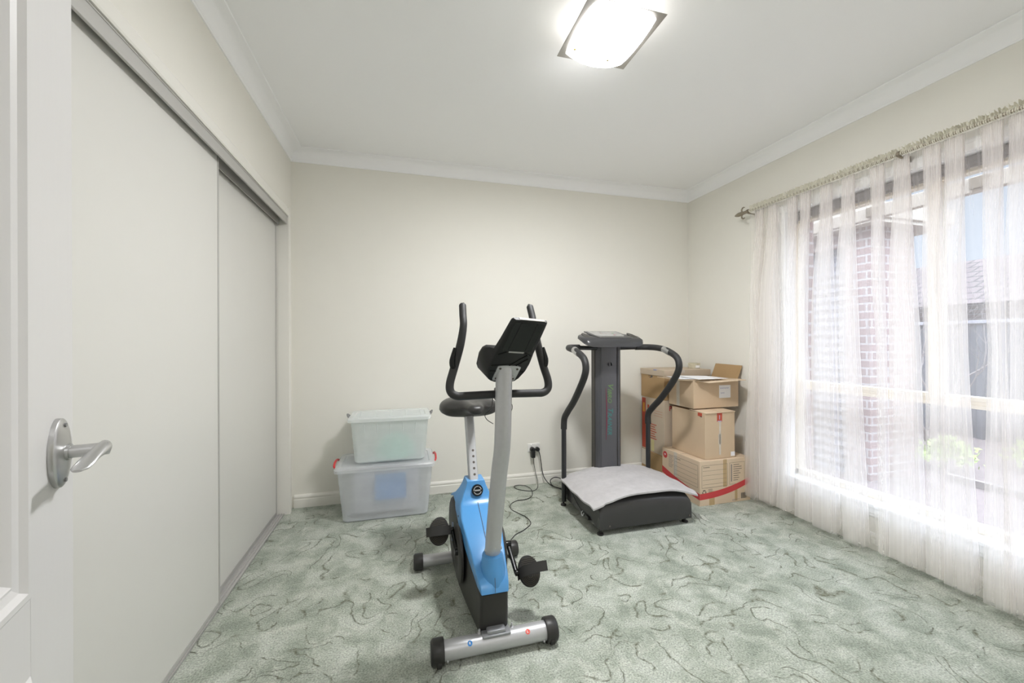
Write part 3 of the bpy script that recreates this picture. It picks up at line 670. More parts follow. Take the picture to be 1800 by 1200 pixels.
ST = [(2.375, 0.020, 0.885, 0.030), (2.368, 0.095, 0.886, 0.042), (2.350, 0.140, 0.886, 0.050), (2.315, 0.164, 0.885, 0.055), (2.27, 0.167, 0.884, 0.056), (2.22, 0.157, 0.884, 0.055), (2.185, 0.138, 0.885, 0.050), (2.16, 0.105, 0.890, 0.043),
      (2.13, 0.070, 0.897, 0.035), (2.09, 0.050, 0.901, 0.030), (2.04, 0.042, 0.902, 0.027), (2.01, 0.034, 0.900, 0.024), (1.998, 0.018, 0.896, 0.016)]
for y, a, zc_, b in ST:
    ring = []
    for i in range(36):
        an = 2*math.pi*i/36; ca, sa = math.cos(an), math.sin(an)
        e_ = 0.62 if y > 2.17 else 0.85; u = abs(ca)**e_*(1 if ca >= 0 else -1); v = abs(sa)**e_*(1 if sa >= 0 else -1)
        z = zc_ + b*v
        if v > 0: z -= 0.012*math.exp(-(u*a/0.02)**2)*(1 if y > 2.08 else 0.4)       # centre channel
        if v > 0: z -= 0.018*(u**2)*(a/0.166)
        ring.append((0.3615 + a*u, y, z))
    rings.append(ring)
w.loft(rings)
obj('saddle', w, M['seat'], bike, smooth=70, label='wide black padded saddle')
# tension / height knob
kc = Vector((XC+0.003, 1.986, 0.502)); kn = Vector((0, -0.96, 0.28)).normalized()
w = MB(); w.cyl(kc, kc + kn*0.030, 0.0285, 28, 0.004); knob = obj('adjustment_knob', w, M['black_gloss'], bike)
w = MB(); kx = Vector((1, 0, 0)); ky = kn.cross(kx).normalized() * -1
for a0, a1 in ((20, 160), (175, 290), (300, 350)):
    w.loft([[kc + kn*0.0303 + kx*r_*math.cos(R(a)) + ky*r_*math.sin(R(a)) for r_ in (0.0165, 0.0205)] for a in [a0 + (a1-a0)*i/14 for i in range(15)]], close=False, cap=False)
w.box(-0.0035, 0.0035, -0.014, 0.014, 0.0300, 0.0305, 0, 1, frame_mtx(kc, kx, ky) if frame_mtx(kc, kx, ky).col[2].xyz.dot(kn) > 0 else frame_mtx(kc, ky, kx))
obj('knob_marking', w, M['panel_grey'], knob, smooth=0)

# upright post: rises from the collar, kinks, then runs almost straight to the console
pp = [(0.360, 1.650, 0.335), (0.3645, 1.633, 0.45), (0.3705, 1.612, 0.58), (0.378, 1.588, 0.72), (0.384, 1.572, 0.80), (0.3865, 1.562, 0.88), (0.388, 1.556, 1.0), (0.389, 1.550, 1.10), (0.390, 1.545, 1.155)]
w = MB(); w.tube(pp, 0.0335, 30, 6)
post = obj('upright_post', w, M['silver'], bike)
for x, y, z in ((0.364, 1.613, 0.395), (0.330, 1.640, 0.375), (0.396, 1.640, 0.378)):
    w = MB(); n_ = Vector((x-0.362, y-1.645, 0)).normalized(); c = Vector((0.362, 1.645, z)) + n_*0.031
    w.tube([c, c+n_*0.004, c+n_*0.007], [0.008, 0.0075, 0.003], 14)
    obj('bolt', w, M['satin'], post)

# handlebar: one continuous padded bar
hl = [(0.2405, 1.668, 1.406), (0.240, 1.665, 1.401), (0.238, 1.642, 1.362), (0.236, 1.618, 1.312), (0.222, 1.611, 1.235), (0.199, 1.612, 1.150), (0.180, 1.605, 1.085), (0.182, 1.60, 1.050), (0.205, 1.597, 1.033), (0.245, 1.595, 1.032), (0.39, 1.594, 1.034)]
hb = MB()
left = [Vector(p_) for p_ in hl]; right = [Vector((2*0.388 - p_[0], p_[1], p_[2])) for p_ in hl[:-1]]
hb.tube(left + right[::-1], [0.008] + [0.0150]*3 + [0.0165]*(len(left)*2-1-8+0) + [0.0150]*3 + [0.008], 20, 8)
bar = obj('handlebar', hb, M['foam'], bike)
for sg, xx in ((-1, 0.205), (1, 0.571)):
    w = MB(); w.tube([(xx + sg*0.004, 1.606, 1.135), (xx + sg*0.012, 1.606, 1.150), (xx - sg*(-0.014) , 1.606, 1.175), (xx - sg*0.001 + sg*0.004, 1.608, 1.225)], [0.008, 0.0135, 0.0135, 0.008], 14, 4)
    obj('pulse_sensor', w, M['black_gloss'], bar)
obj('bar_clamp', MB().box(0.362, 0.414, 1.570, 1.618, 1.008, 1.060, 0.006, 2), M['black'], bike)

# console
cb0 = Vector((0.388, 1.575, 1.088)); cv = Vector((0.055, -0.215, 0.235)); LV = cv.length; cv.normalize()
cu_ = Vector((1, 0.12, 0)); cu_ = (cu_ - cv*cu_.dot(cv)).normalized(); cw = cu_.cross(cv); cw = cw if cw.y > 0 else -cw
def CP(u, v, w_): return cb0 + cu_*u + cv*v + cw*w_
w = MB(); rings = []
for v, hb_, hf, t in ((-0.004, 0.040, 0.070, 0.070), (0.004, 0.060, 0.092, 0.092), (0.020, 0.072, 0.101, 0.101), (0.06, 0.084, 0.106, 0.102), (0.10, 0.086, 0.106, 0.092), (0.125, 0.084, 0.101, 0.078), (0.145, 0.082, 0.093, 0.056), (0.158, 0.080, 0.084, 0.032),
                     (0.22, 0.078, 0.078, 0.026), (0.29, 0.074, 0.074, 0.020), (LV-0.008, 0.072, 0.072, 0.018), (LV, 0.067, 0.067, 0.014)):
    rings.append([CP(-hb_+0.006, v, 0), CP(hb_-0.006, v, 0), CP(hb_, v, 0.006), CP(hf, v, t*0.75), CP(hf-0.010, v, t), CP(-hf+0.010, v, t), CP(-hf, v, t*0.75), CP(-hb_, v, 0.006)])
w.loft(rings)
con = obj('console', w, M['console_black'], bike, smooth=48, label='black monitor head with book rest')
w = MB(); w.loft([[CP(-a, v, -0.0005), CP(a, v, -0.0005), CP(a, v, 0.003), CP(-a, v, 0.003)] for a, v in ((0.062, 0.17), (0.060, LV-0.012))])
obj('back_panel', w, M['black_gloss'], con, smooth=0)
w = MB()
for u0, v0, u1, v1 in ((-0.036, 0.175, -0.032, LV-0.012), (0.036, 0.175, 0.032, LV-0.012), (-0.02, 0.075, 0.055, 0.155), (0.0, 0.065, 0.065, 0.135), (-0.07, 0.15, -0.04, 0.165), (0.07, 0.15, 0.04, 0.165), (-0.075, 0.06, 0.075, 0.06), (-0.078, 0.09, 0.0, 0.10)):
    w.tube([CP(u0, v0, -0.001), CP(u1, v1, -0.001)], 0.0022, 6)
obj('rib', w, M['black_gloss'], con)
w = MB(); w.loft([[CP(-0.032, v, 0.0), CP(0.032, v, 0.0), CP(0.032, v, -0.002), CP(-0.032, v, -0.002)] for v in (0.163, 0.170)])
obj('label_strip', w, M['panel_grey'], con, smooth=0)
w = MB(); w.loft([[CP(u, LV-0.002, 0.002), CP(u, LV+0.0015, 0.002), CP(u, LV+0.0015, 0.013), CP(u, LV-0.002, 0.013)] for u in (-0.045, 0.058)])
obj('top_edge', w, M['pale_edge'], con, smooth=0)
w = MB(); w.loft([[CP(-a, v, -0.004), CP(a, v, -0.004), CP(a, v, 0.001), CP(-a, v, 0.001)] for a, v in ((0.046, 0.008), (0.050, 0.016), (0.050, 0.088), (0.034, 0.094))])
br_ = obj('console_bracket', w, M['silver'], bike, smooth=0)
w = MB()
for u in (-0.037, 0.037):
    for v in (0.022, 0.078):
        w = MB(); w.tube([CP(u, v, -0.0035), CP(u, v, -0.0065)], 0.0045, 12); obj('screw', w, M['ink'], br_)
w = MB(); w.tube([CP(0, 0.03, 0), (0.390, 1.548, 1.135), (0.389, 1.551, 1.10)], [0.034, 0.0335, 0.0335], 24); obj('post_socket', w, M['silver'], bike)
w = MB(); w.tube([(0.352, 1.592, 1.025), (0.350, 1.60, 0.99), (0.337, 1.60, 0.965), (0.322, 1.605, 0.95), (0.330, 1.605, 0.93), (0.352, 1.585, 0.915)], 0.0016, 6, 6)
obj('sensor_wire', w, M['plug'], bike)
w = MB(); w.tube([(0.421, 1.565, 1.0), (0.428, 1.57, 0.99), (0.428, 1.57, 0.975), (0.420, 1.56, 0.965)], 0.0014, 6, 5)
obj('sensor_wire', w, M['plug'], bike)

# cranks and pedals
XK = 0.367
AX = Vector((XK, 1.86, 0.272))
def crank(sg, end, x0):
    a = Vector((x0, AX.y, AX.z)); b = Vector((x0 + sg*0.006, *end))
    w = MB(); w.tube([a, b], [0.0125, 0.0105], 14, 0, 0.62)
    w.cyl(a - Vector((sg*0.026, 0, 0)), a + Vector((sg*0.012, 0, 0)), 0.017, 20, 0.003)
    w.cyl(b - Vector((sg*0.006, 0, 0)), b + Vector((sg*0.010, 0, 0)), 0.0125, 16, 0.002)
    return obj('crank_arm', w, M['black_gloss'], bike), b
def pedal(sg, b, tilt, strap_out):
    c = b + Vector((sg*0.068, 0, 0))
    v = Vector((0, -math.cos(R(tilt)), -math.sin(R(tilt)))) ; v = -v   # long axis, up and away
    u = Vector((1, 0, 0)); n_ = u.cross(v)
    if n_.y > 0: n_ = -n_
    fm = Matrix(((u.x, v.x, n_.x, c.x), (u.y, v.y, n_.y, c.y), (u.z, v.z, n_.z, c.z), (0, 0, 0, 1)))
    out = []
    for i in range(40):
        a = 2*math.pi*i/40; x_ = 0.050*math.cos(a); y_ = 0.064*math.sin(a)
        if math.sin(a) > 0: x_ = (0.050 - 0.010*math.sin(a)**2)*math.copysign(abs(math.cos(a))**0.8, math.cos(a)) - sg*0.006*math.sin(a)
        out.append((x_, y_))
    w = MB(); w.prism(out, -0.011, 0.011, 'Z', 0.003, 2, 0, None, fm)
    w.tube([b, c], 0.007, 12)
    pd = obj('pedal', w, M['rubber'], bike, smooth=40)
    w = MB()
    for k in range(5):
        r_ = 0.012 + k*0.007
        w.tube([fm @ Vector((r_*math.cos(R(a)), -0.016 + r_*math.sin(R(a)), 0.0115)) for a in range(180, 361, 15)], 0.0012, 5)
    for k in range(6): w.tube([fm @ Vector((-0.034, 0.012 + k*0.0075, 0.0115)), fm @ Vector((0.034, 0.016 + k*0.0075, 0.0115))], 0.0011, 5)
    obj('tread', w, M['tread'], pd)
    # rubber strap arching over the pedal
    w = MB(); rings = []
    if strap_out: path = [(-0.054, -0.010, -0.006), (-0.050, -0.004, 0.014), (-0.028, 0.004, 0.034), (0.005, 0.010, 0.046), (0.042, 0.012, 0.050), (0.074, 0.012, 0.047)]
    else: path = [(-0.058, 0.0, -0.006), (-0.058, 0.0, 0.012), (-0.038, 0.0, 0.030), (0.0, 0.0, 0.038), (0.038, 0.0, 0.030), (0.056, 0.0, 0.012), (0.056, 0, -0.006)]
    pts = [Vector(q) for q in path]; Q = []
    for i in range(len(pts)-1):
        a, b_, c_, d2 = pts[max(i-1, 0)], pts[i], pts[i+1], pts[min(i+2, len(pts)-1)]
        for k in range(5):
            t = k/5; Q.append(0.5*((2*b_) + (c_-a)*t + (2*a-5*b_+4*c_-d2)*t*t + (3*b_-a-3*c_+d2)*t**3))
    Q.append(pts[-1])
    for i, q in enumerate(Q):
        tn = (Q[min(i+1, len(Q)-1)] - Q[max(i-1, 0)]).normalized(); nr = Vector((-tn.z, 0, tn.x)).normalized()
        rings.append([fm @ (q + Vector((0, s1*0.021, 0)) + nr*s2*0.0017) for s1, s2 in ((-1, -1), (1, -1), (1, 1), (-1, 1))])
    w.loft(rings); obj('pedal_strap', w, M['rubber'], pd, smooth=30)
    return pd
cl, bL = crank(-1, (1.985, 0.318), XK - 0.128)
cr, bR = crank(1, (1.735, 0.202), XK + 0.118)
pedal(-1, bL, 62, False)
pedal(1, bR + Vector((-0.008, 0, 0)), 60, True)
w = MB(); w.cyl((XC+0.090, 1.88, 0.288), (XC+0.120, 1.88, 0.288), 0.029, 24, 0.003); obj('power_socket', w, M['black_side'], bike)
obj('nut', MB().tube([(XK+0.118, 1.86, 0.272), (XK+0.131, 1.86, 0.272)], 0.008, 6), M['brass'], bike)

# ================================================================== vibration platform
vib = thing('vibration_trainer', (1.55, 2.58, 0), 'dark grey standing vibration trainer with curved black handles beside the stacked boxes', 'exercise machine')
w = MB(); sec = []
for y, zt, z0 in ((2.302, 0.155, 0.045), (2.303, 0.190, 0.042), (2.315, 0.212, 0.042), (2.345, 0.226, 0.042), (2.40, 0.232, 0.042), (2.60, 0.235, 0.042), (2.80, 0.232, 0.042), (2.86, 0.22, 0.042), (2.87, 0.19, 0.042)):
    ring = []
    N_ = 24
    ring.append((1.215, y, z0)); ring.append((1.885, y, z0))
    for i in range(N_+1):
        u = 1 - 2*i/N_; x = 1.55 + 0.345*u
        e = max(0.0, (abs(u)-0.90)/0.10)
        ring.append((x if e == 0 else 1.55 + math.copysign(0.345*(0.90 + 0.10*math.sin(min(1, e)*math.pi/2)), u), y, zt - 0.022*u*u - (0.030*(1 - math.cos(min(1, e)*math.pi/2))) - 0.0))
    ring[0] = (1.55-0.345, y, z0); ring[1] = (1.55+0.345, y, z0)
    sec.append(ring)
w.loft(sec)
base = obj('base', w, M['base_black'], vib, smooth=40, label='glossy dark grey moulded base')
for x, y in ((1.30-0.075, 2.335), (1.875, 2.345), (1.175, 2.83), (1.915, 2.83)):
    w = MB(); w.lathe([(0.020, 0.0), (0.022, 0.004), (0.020, 0.010), (0.010, 0.014), (0.008, 0.016), (0.008, 0.045)], (x, y, 0), 18)
    obj('foot', w, M['rubber'], vib)
for x, z in ((1.275, 0.062), (1.878, 0.062)): obj('screw', MB().tube([(x, 2.303, z), (x, 2.2995, z)], 0.006, 12), M['ink'], base)
# column with rounded fluted section
sec = [(1.447, 2.885), (1.440, 2.87), (1.442, 2.835), (1.458, 2.806), (1.472, 2.797), (1.476, 2.799), (1.480, 2.795), (1.55, 2.790), (1.612, 2.794), (1.616, 2.800), (1.620, 2.800), (1.624, 2.795), (1.640, 2.797), (1.655, 2.812), (1.660, 2.84), (1.660, 2.87), (1.652, 2.885)]
w = MB(); w.loft([[(x, y, z) for x, y in sec] for z in (0.20, 1.205)])
colm = obj('column', w, M['gunmetal'], vib, smooth=40)
w = MB(); w.box(1.4385, 1.4455, 2.83, 2.884, 0.20, 1.204, 0.001); w.box(1.6165, 1.6195, 2.7955, 2.81, 0.20, 1.204)
obj('side_panel', w, M['gunmetal_dark'], colm, smooth=0)
# lettering reading downwards
tm = lambda x, z: frame_mtx((x, 2.7892, z), (0, 0, -1), (1, 0, 0))
text('lettering', 'V', tm(1.553, 0.925), 0.064, M['green_txt'], colm, 0.0006, 0.35, 0.0012)
text('lettering', 'IBRO', tm(1.546, 0.880), 0.046, M['green_txt'], colm, 0.0006, 0.35, 0.0010, 1.05)
text('lettering', 'T', tm(1.553, 0.735), 0.056, M['teal_txt'], colm, 0.0006, 0.35, 0.0012)
text('lettering', 'RAINER', tm(1.546, 0.698), 0.048, M['teal_txt'], colm, 0.0006, 0.35, 0.0010, 1.08)
w = MB(); pts = [(1.516 + 0.006*math.sin(math.pi*(i/20)), 2.7905, 0.885 - 0.40*i/20) for i in range(21)]
w.tube(pts, [0.0014 + 0.0022*math.sin(math.pi*i/20) for i in range(21)], 6); obj('stripe', w, M['maroon'], colm)
w = MB(); w.lathe([(0.028, 0.0), (0.028, -0.0015), (0.018, -0.0015), (0.018, 0.0)], (1.55, 2.7905, 1.07), 32, 'Y'); obj('emblem', w, M['gunmetal'], colm)
# console head: sloping tray with a pale key panel
def HP(x, s, up):   # s: 0 front lip .. 1 back edge
    return Vector((1.522 + (x - 1.545)*0.93, 2.660 + 0.185*s, 1.216 + 0.058*s + up))
w = MB(); rings = []
for s, a, t in ((-0.10, 0.225, 0.016), (-0.06, 0.243, 0.034), (0.05, 0.262, 0.050), (0.35, 0.270, 0.050), (0.7, 0.262, 0.044), (0.95, 0.205, 0.036), (1.0, 0.175, 0.026)):
    cx = 1.545
    rings.append([HP(cx-a+0.03, s, -0.004), HP(cx+a-0.03, s, -0.004), HP(cx+a, s, t*0.35), HP(cx+a-0.004, s, t*0.8), HP(cx+a-0.02, s, t), HP(cx-a+0.02, s, t), HP(cx-a+0.004, s, t*0.8), HP(cx-a, s, t*0.35)])
w.loft(rings); head = obj('console', w, M['head_grey'], vib, smooth=35)
w = MB(); w.loft([[HP(1.54-a, s, 0.048), HP(1.54+a2, s, 0.048), HP(1.54+a2, s, 0.0545), HP(1.54-a, s, 0.0545)] for s, a, a2 in ((0.10, 0.115, 0.165), (0.55, 0.165, 0.150), (0.98, 0.175, 0.125))])
obj('console_frame', w, M['head_grey'], head, smooth=0)
w = MB(); w.loft([[HP(1.54-a, s, 0.0545), HP(1.54+a2, s, 0.0545), HP(1.54+a2, s, 0.0555), HP(1.54-a, s, 0.0555)] for s, a, a2 in ((0.30, 0.095, 0.120), (0.42, 0.125, 0.132), (0.93, 0.155, 0.112))])
pn = obj('display_panel', w, M['panel_grey'], head, smooth=0)
for i, (x, s, mt) in enumerate(((1.49, 0.62, 'ink_soft'), (1.53, 0.62, 'ink_soft'), (1.60, 0.66, 'green_txt'), (1.63, 0.62, 'ink_soft'), (1.59, 0.42, 'maroon'), (1.50, 0.82, 'ink_soft'), (1.58, 0.85, 'ink_soft'))):
    w = MB(); w.loft([[HP(x-0.008, s_2, 0.0550), HP(x+0.008, s_2, 0.0550), HP(x+0.008, s_2, 0.0562), HP(x-0.008, s_2, 0.0562)] for s_2 in (s, s+0.07)])
    obj('button', w, M[mt], pn, smooth=0)
for sg in (-1, 1):   # dark hollows either side of the panel
    w = MB(); cx = 1.545 + sg*0.205
    w.loft([[HP(cx-a if sg < 0 else cx-a*0.6, s, 0.0440), HP(cx+a*0.6 if sg < 0 else cx+a, s, 0.0440), HP(cx+a*0.6 if sg < 0 else cx+a, s, 0.0512), HP(cx-a if sg < 0 else cx-a*0.6, s, 0.0512)] for s, a in ((0.18, 0.018), (0.3, 0.034), (0.65, 0.03), (0.8, 0.01))])
    obj('cup_recess', w, M['gunmetal_dark'], head, smooth=0)
for sg in (-1, 1):
    fx = lambda d: 1.55 + sg*d
    w = MB(); w.tube([(fx(0.368), 2.835, 0.030), (fx(0.368), 2.835, 0.610)], 0.0185, 20)
    lo = obj('handle_upright', w, M['tube_black'], vib)
    w = MB()
    w.tube([(fx(0.368), 2.835, 0.58), (fx(0.366), 2.828, 0.66), (fx(0.366), 2.77, 0.72), (fx(0.366), 2.66, 0.81), (fx(0.367), 2.55, 0.92), (fx(0.367), 2.475, 1.01), (fx(0.367), 2.452, 1.075), (fx(0.368), 2.485, 1.135),
            (fx(0.370), 2.60, 1.180), (fx(0.368), 2.70, 1.196), (fx(0.350), 2.775, 1.201), (fx(0.310), 2.812, 1.202), (fx(0.245), 2.820, 1.202)], 0.0235, 20, 6)
    up = obj('handle_grip', w, M['foam'], vib)
    w = MB(); w.tube([(fx(0.250), 2.820, 1.200), (fx(0.09), 2.825, 1.196)], 0.0165, 16); obj('handle_stub', w, M['tube_black'], vib)
    w = MB(); c1, c2 = Vector((fx(0.369), 2.555, 1.164)), Vector((fx(0.370), 2.63, 1.188))
    w.tube([c1 + Vector((0, -0.01, -0.004)), c1, c2, c2 + Vector((0, 0.012, 0.003))], [0.018, 0.0248, 0.0248, 0.018], 18)
    obj('hand_sensor', w, M['satin'], up)
w = MB(); w.tube([(1.200, 2.86, 0.085), (1.197, 2.80, 0.15), (1.192, 2.72, 0.14), (1.196, 2.62, 0.09), (1.197, 2.52, 0.06), (1.206, 2.46, 0.055)], 0.0032, 8, 6); obj('power_lead', w, M['plug'], vib)
w = MB(); w.tube([(1.194, 2.535, 0.075), (1.190, 2.545, 0.058), (1.190, 2.525, 0.046), (1.194, 2.515, 0.068)], 0.003, 8, 4); obj('cable_tie', w, M['paper'], vib)
obj('mains_socket', MB().box(1.190, 1.206, 2.44, 2.49, 0.048, 0.072, 0.003), M['black'], vib)

# fleece mat draped over the platform
w = MB(); NU, NV = 48, 30; top = []
def rug(u, v):
    hx = 0.405 - 0.012*abs(v)**4; hy = 0.285 - 0.012*abs(u)**4
    x = 1.552 + u*hx; y = 2.572 + v*hy
    z = 0.262 - 0.058*abs(u)**2.2 + 0.004*math.sin(7*u + 2*v) + 0.003*math.sin(9*v-3*u)
    z = max(z, 0.247 - 0.022*((x-1.55)/0.345)**2 if abs((x-1.55)/0.345) < 0.9 else z)
    if u < -0.6: z -= 0.012*(-u-0.6)/0.4
    if v < -0.85: z -= 0.010*((-v-0.85)/0.15)*(0.3+abs(u))
    return Vector((x, y, z))
g1 = [[rug(-1+2*i/NU, -1+2*j/NV) for i in range(NU+1)] for j in range(NV+1)]
V1 = [[w.bm.verts.new(q + Vector((0, 0, 0.007))) for q in r_] for r_ in g1]; V0 = [[w.bm.verts.new(q - Vector((0, 0, 0.004))) for q in r_] for r_ in g1]
for j in range(NV):
    for i in range(NU):
        w.bm.faces.new((V1[j][i], V1[j][i+1], V1[j+1][i+1], V1[j+1][i])); w.bm.faces.new((V0[j][i], V0[j+1][i], V0[j+1][i+1], V0[j][i+1]))
for i in range(NU):
    w.bm.faces.new((V0[0][i], V0[0][i+1], V1[0][i+1], V1[0][i])); w.bm.faces.new((V0[NV][i+1], V0[NV][i], V1[NV][i], V1[NV][i+1]))
for j in range(NV):
    w.bm.faces.new((V0[j+1][0], V0[j][0], V1[j][0], V1[j+1][0])); w.bm.faces.new((V0[j][NU], V0[j+1][NU], V1[j+1][NU], V1[j][NU]))
obj('mat', w, M['rug'], smooth=60, label='pale grey fleece mat lying over the base of the vibration trainer', cat='mat')

# ================================================================== cartons
def box_frame(x, y, z, yaw=0): return Matrix.Translation((x, y, z)) @ Matrix.Rotation(R(yaw), 4, 'Z')
class Carton:
    """carton with its near left bottom corner at (x,y,z); local x along the front, y into the room corner"""
    def __init__(s, name, x, y, z, w_, d, h, yaw, material, label, open_top=False, lid=None, taper=0):
        s.f = box_frame(x, y, z, yaw); s.w, s.d, s.h = w_, d, h
        c = s.f @ Vector((w_/2, d/2, 0)); s.t = thing(name, c, label, 'box')
        m_ = MB()
        if open_top:
            k = 0.005
            m_.box(0, w_, 0, k, 0, h, 0, 1, s.f); m_.box(0, w_, d-k, d, 0, h, 0, 1, s.f); m_.box(0, k, k, d-k, 0, h, 0, 1, s.f); m_.box(w_-k, w_, k, d-k, 0, h, 0, 1, s.f)
            m_.box(k, w_-k, k, d-k, 0, k, 0, 1, s.f)
        else: m_.box(0, w_, 0, d, 0, h, 0.0025, 2, s.f)
        s.body = obj('carton_body', m_, material, s.t, smooth=0)
        if not open_top and not lid:
            g = MB(); g.box(0.004, w_-0.004, d/2-0.0012, d/2+0.0012, h-0.0002, h+0.0004, 0, 1, s.f); obj('flap_seam', g, M['ink'], s.t, smooth=0)
    def pt(s, face, u, v, e=0.0006):
        return s.f @ (Vector((u, -e, v)) if face == 'front' else Vector((-e, s.d - u, v)))   # u runs left to right on both faces
    def flat(s, name, face, rects, material, e=0.0006):
        rects = [q for q in rects if q[1] > q[0]]; grp = list(range(len(rects)))      # marks that stand apart become separate prints
        for i, a in enumerate(rects):
            for j, b in enumerate(rects[:i]):
                gap = math.hypot(max(0, a[0]-b[1], b[0]-a[1]), max(0, a[2]-b[3], b[2]-a[3]))
                if gap <= max(0.019, 0.45*max(a[1]-a[0], a[3]-a[2], b[1]-b[0], b[3]-b[2])):
                    gi, gj = grp[i], grp[j]; grp = [gj if g == gi else g for g in grp]
        for g in sorted(set(grp)):
            m_ = MB()
            for k, (u0, u1, v0, v1) in enumerate(rects):
                if grp[k] == g: m_.quad(s.pt(face, u0, v0, e), s.pt(face, u1, v0, e), s.pt(face, u1, v1, e), s.pt(face, u0, v1, e))
            obj(name, m_, material, s.t, smooth=0)
    def strip(s, name, face, lo, hi, material, e=0.0007):
        m_ = MB()
        for i in range(len(lo)-1): m_.quad(s.pt(face, *lo[i], e), s.pt(face, *lo[i+1], e), s.pt(face, *hi[i+1], e), s.pt(face, *hi[i], e))
        return obj(name, m_, material, s.t, smooth=0)
    def rim(s, face, u0, u1, v0, v1, t=0.0018): return [(u0, u1, v0, v0+t), (u0, u1, v1-t, v1), (u0, u0+t, v0, v1), (u1-t, u1, v0, v1)]
    def write(s, face, body, u, v, size, material, **k):
        o = s.pt(face, u, v, 0.0008)
        ux = (s.pt(face, u+0.1, v) - s.pt(face, u, v)).normalized()
        return text('lettering', body, frame_mtx(o, ux, (0, 0, 1)), size, material, s.t, 0.0002, **k)

# bottom printed archive carton
A = Carton('archive_carton', 2.152, 2.524, 0, 0.478, 0.445, 0.338, 0.5, M['card_pale'], 'printed cardboard archive carton with a red swoosh, on the carpet under two other boxes')
rects = A.rim('front', 0.018, 0.255, 0.135, 0.305) + [(0.026, 0.247, 0.160+0.034*k, 0.1615+0.034*k) for k in range(4)] + A.rim('front', 0.275, 0.418, 0.140, 0.308) + [(0.030, 0.030, 0, 0)]
A.flat('print', 'front', rects, M['ink'])
A.write('front', 'Contents', 0.030, 0.291, 0.016, M['ink'])
A.flat('print', 'front', [(0.312, 0.312+l, 0.288-0.017*k, 0.292-0.017*k) for k, l in enumerate((0.055, 0.078, 0.080, 0.055, 0.068, 0.050, 0.056, 0.044))], M['ink'])
A.flat('print', 'front', [(0.288, 0.299, 0.162, 0.295)], M['ink_soft'])
lo, hi = [], []
for i in range(25):
    t = i/24; u = 0.478*t; lo.append((u, 0.048 + 0.012*t + 0.085*t**2.3)); hi.append((u, 0.094 + 0.010*t + 0.082*t**2.0))
A.strip('red_swoosh', 'front', lo, hi, M['red'])
lo, hi = [], []
for i in range(25):
    t = i/24; u = 0.445*(1-t)
    lo.append((u, 0.048 + 0.030*t + 0.05*t**2)); hi.append((u, 0.094 + 0.040*t + 0.05*t**2))
A.strip('red_swoosh', 'left', lo[::-1], hi[::-1], M['red'])
# recycling symbol of three bent arrows, and a small framed handling mark
m_ = MB()
for k in range(3):
    a0 = 90 + 120*k - 48; ring = []
    for i in range(7):
        a = R(a0 + 80*i/6); ring.append((a, 0.011, 0.0185))
    for (a, r0, r1), (b, _, _) in zip(ring, ring[1:]):
        m_.quad(*[A.pt('front', 0.040 + r_*math.cos(q), 0.103 + r_*math.sin(q)) for q, r_ in ((a, r0), (b, r0), (b, r1), (a, r1))])
    a = R(a0 + 80); b = R(a0 + 110)
    m_.bm.faces.new([m_.bm.verts.new(A.pt('front', 0.040 + r_*math.cos(q), 0.103 + r_*math.sin(q))) for q, r_ in ((a, 0.007), (a, 0.0225), (b, 0.014))])
obj('print', m_, M['ink'], A.t, smooth=0)
A.flat('print', 'front', A.rim('front', 0.078, 0.114, 0.084, 0.124, 0.0022) + [(0.088, 0.091, 0.098, 0.116), (0.100, 0.103, 0.098, 0.116), (0.085, 0.107, 0.091, 0.094), (0.080, 0.118, 0.077, 0.079), (0.028, 0.058, 0.077, 0.079)], M['ink'])
m_ = MB()
for uu in (0.0895, 0.1015): m_.bm.faces.new([m_.bm.verts.new(A.pt('front', uu+q, z_)) for q, z_ in ((-0.004, 0.113), (0.004, 0.113), (0, 0.120))])
obj('print', m_, M['ink'], A.t, smooth=0)
A.flat('barcode', 'front', [(0.385 + 0.0052*k, 0.385 + 0.0052*k + (0.003 if k % 3 else 0.0042), 0.022, 0.066) for k in range(10)], M['ink'])
A.flat('print', 'front', [(0.300, 0.370, 0.020, 0.023), (0.300, 0.345, 0.012, 0.015), (0.445, 0.449, 0.16, 0.29), (0.438, 0.441, 0.17, 0.28)], M['ink_soft'])
A.flat('packing_tape', 'front', [(0.215, 0.250, 0.128, 0.338), (0.085, 0.135, 0.0, 0.105), (0.325, 0.350, 0.01, 0.115)], M['tape'], 0.0004)
A.flat('print', 'left', A.rim('left', 0.155, 0.425, 0.135, 0.305) + [(0.163, 0.417, 0.160+0.034*k, 0.1615+0.034*k) for k in range(4)], M['ink'])
A.write('left', 'Contents', 0.170, 0.291, 0.016, M['ink'])
A.flat('print', 'left', [(0.085, 0.145-0.008*(k % 3), 0.296-0.012*k, 0.300-0.012*k) for k in range(9)], M['ink_soft'])
m_ = MB(); m_.bm.faces.new([m_.bm.verts.new(A.pt('left', 0.040 + 0.028*math.cos(R(a)), 0.285 + 0.028*math.sin(R(a)))) for a in range(0, 360, 12)])
obj('round_badge', m_, M['red'], A.t, smooth=0)
A.write('left', 'TP', 0.026, 0.285, 0.020, M['paper'], bold=0.0005)
A.flat('packing_tape', 'left', [(0.150, 0.190, 0.14, 0.338)], M['tape_clear'], 0.0004)

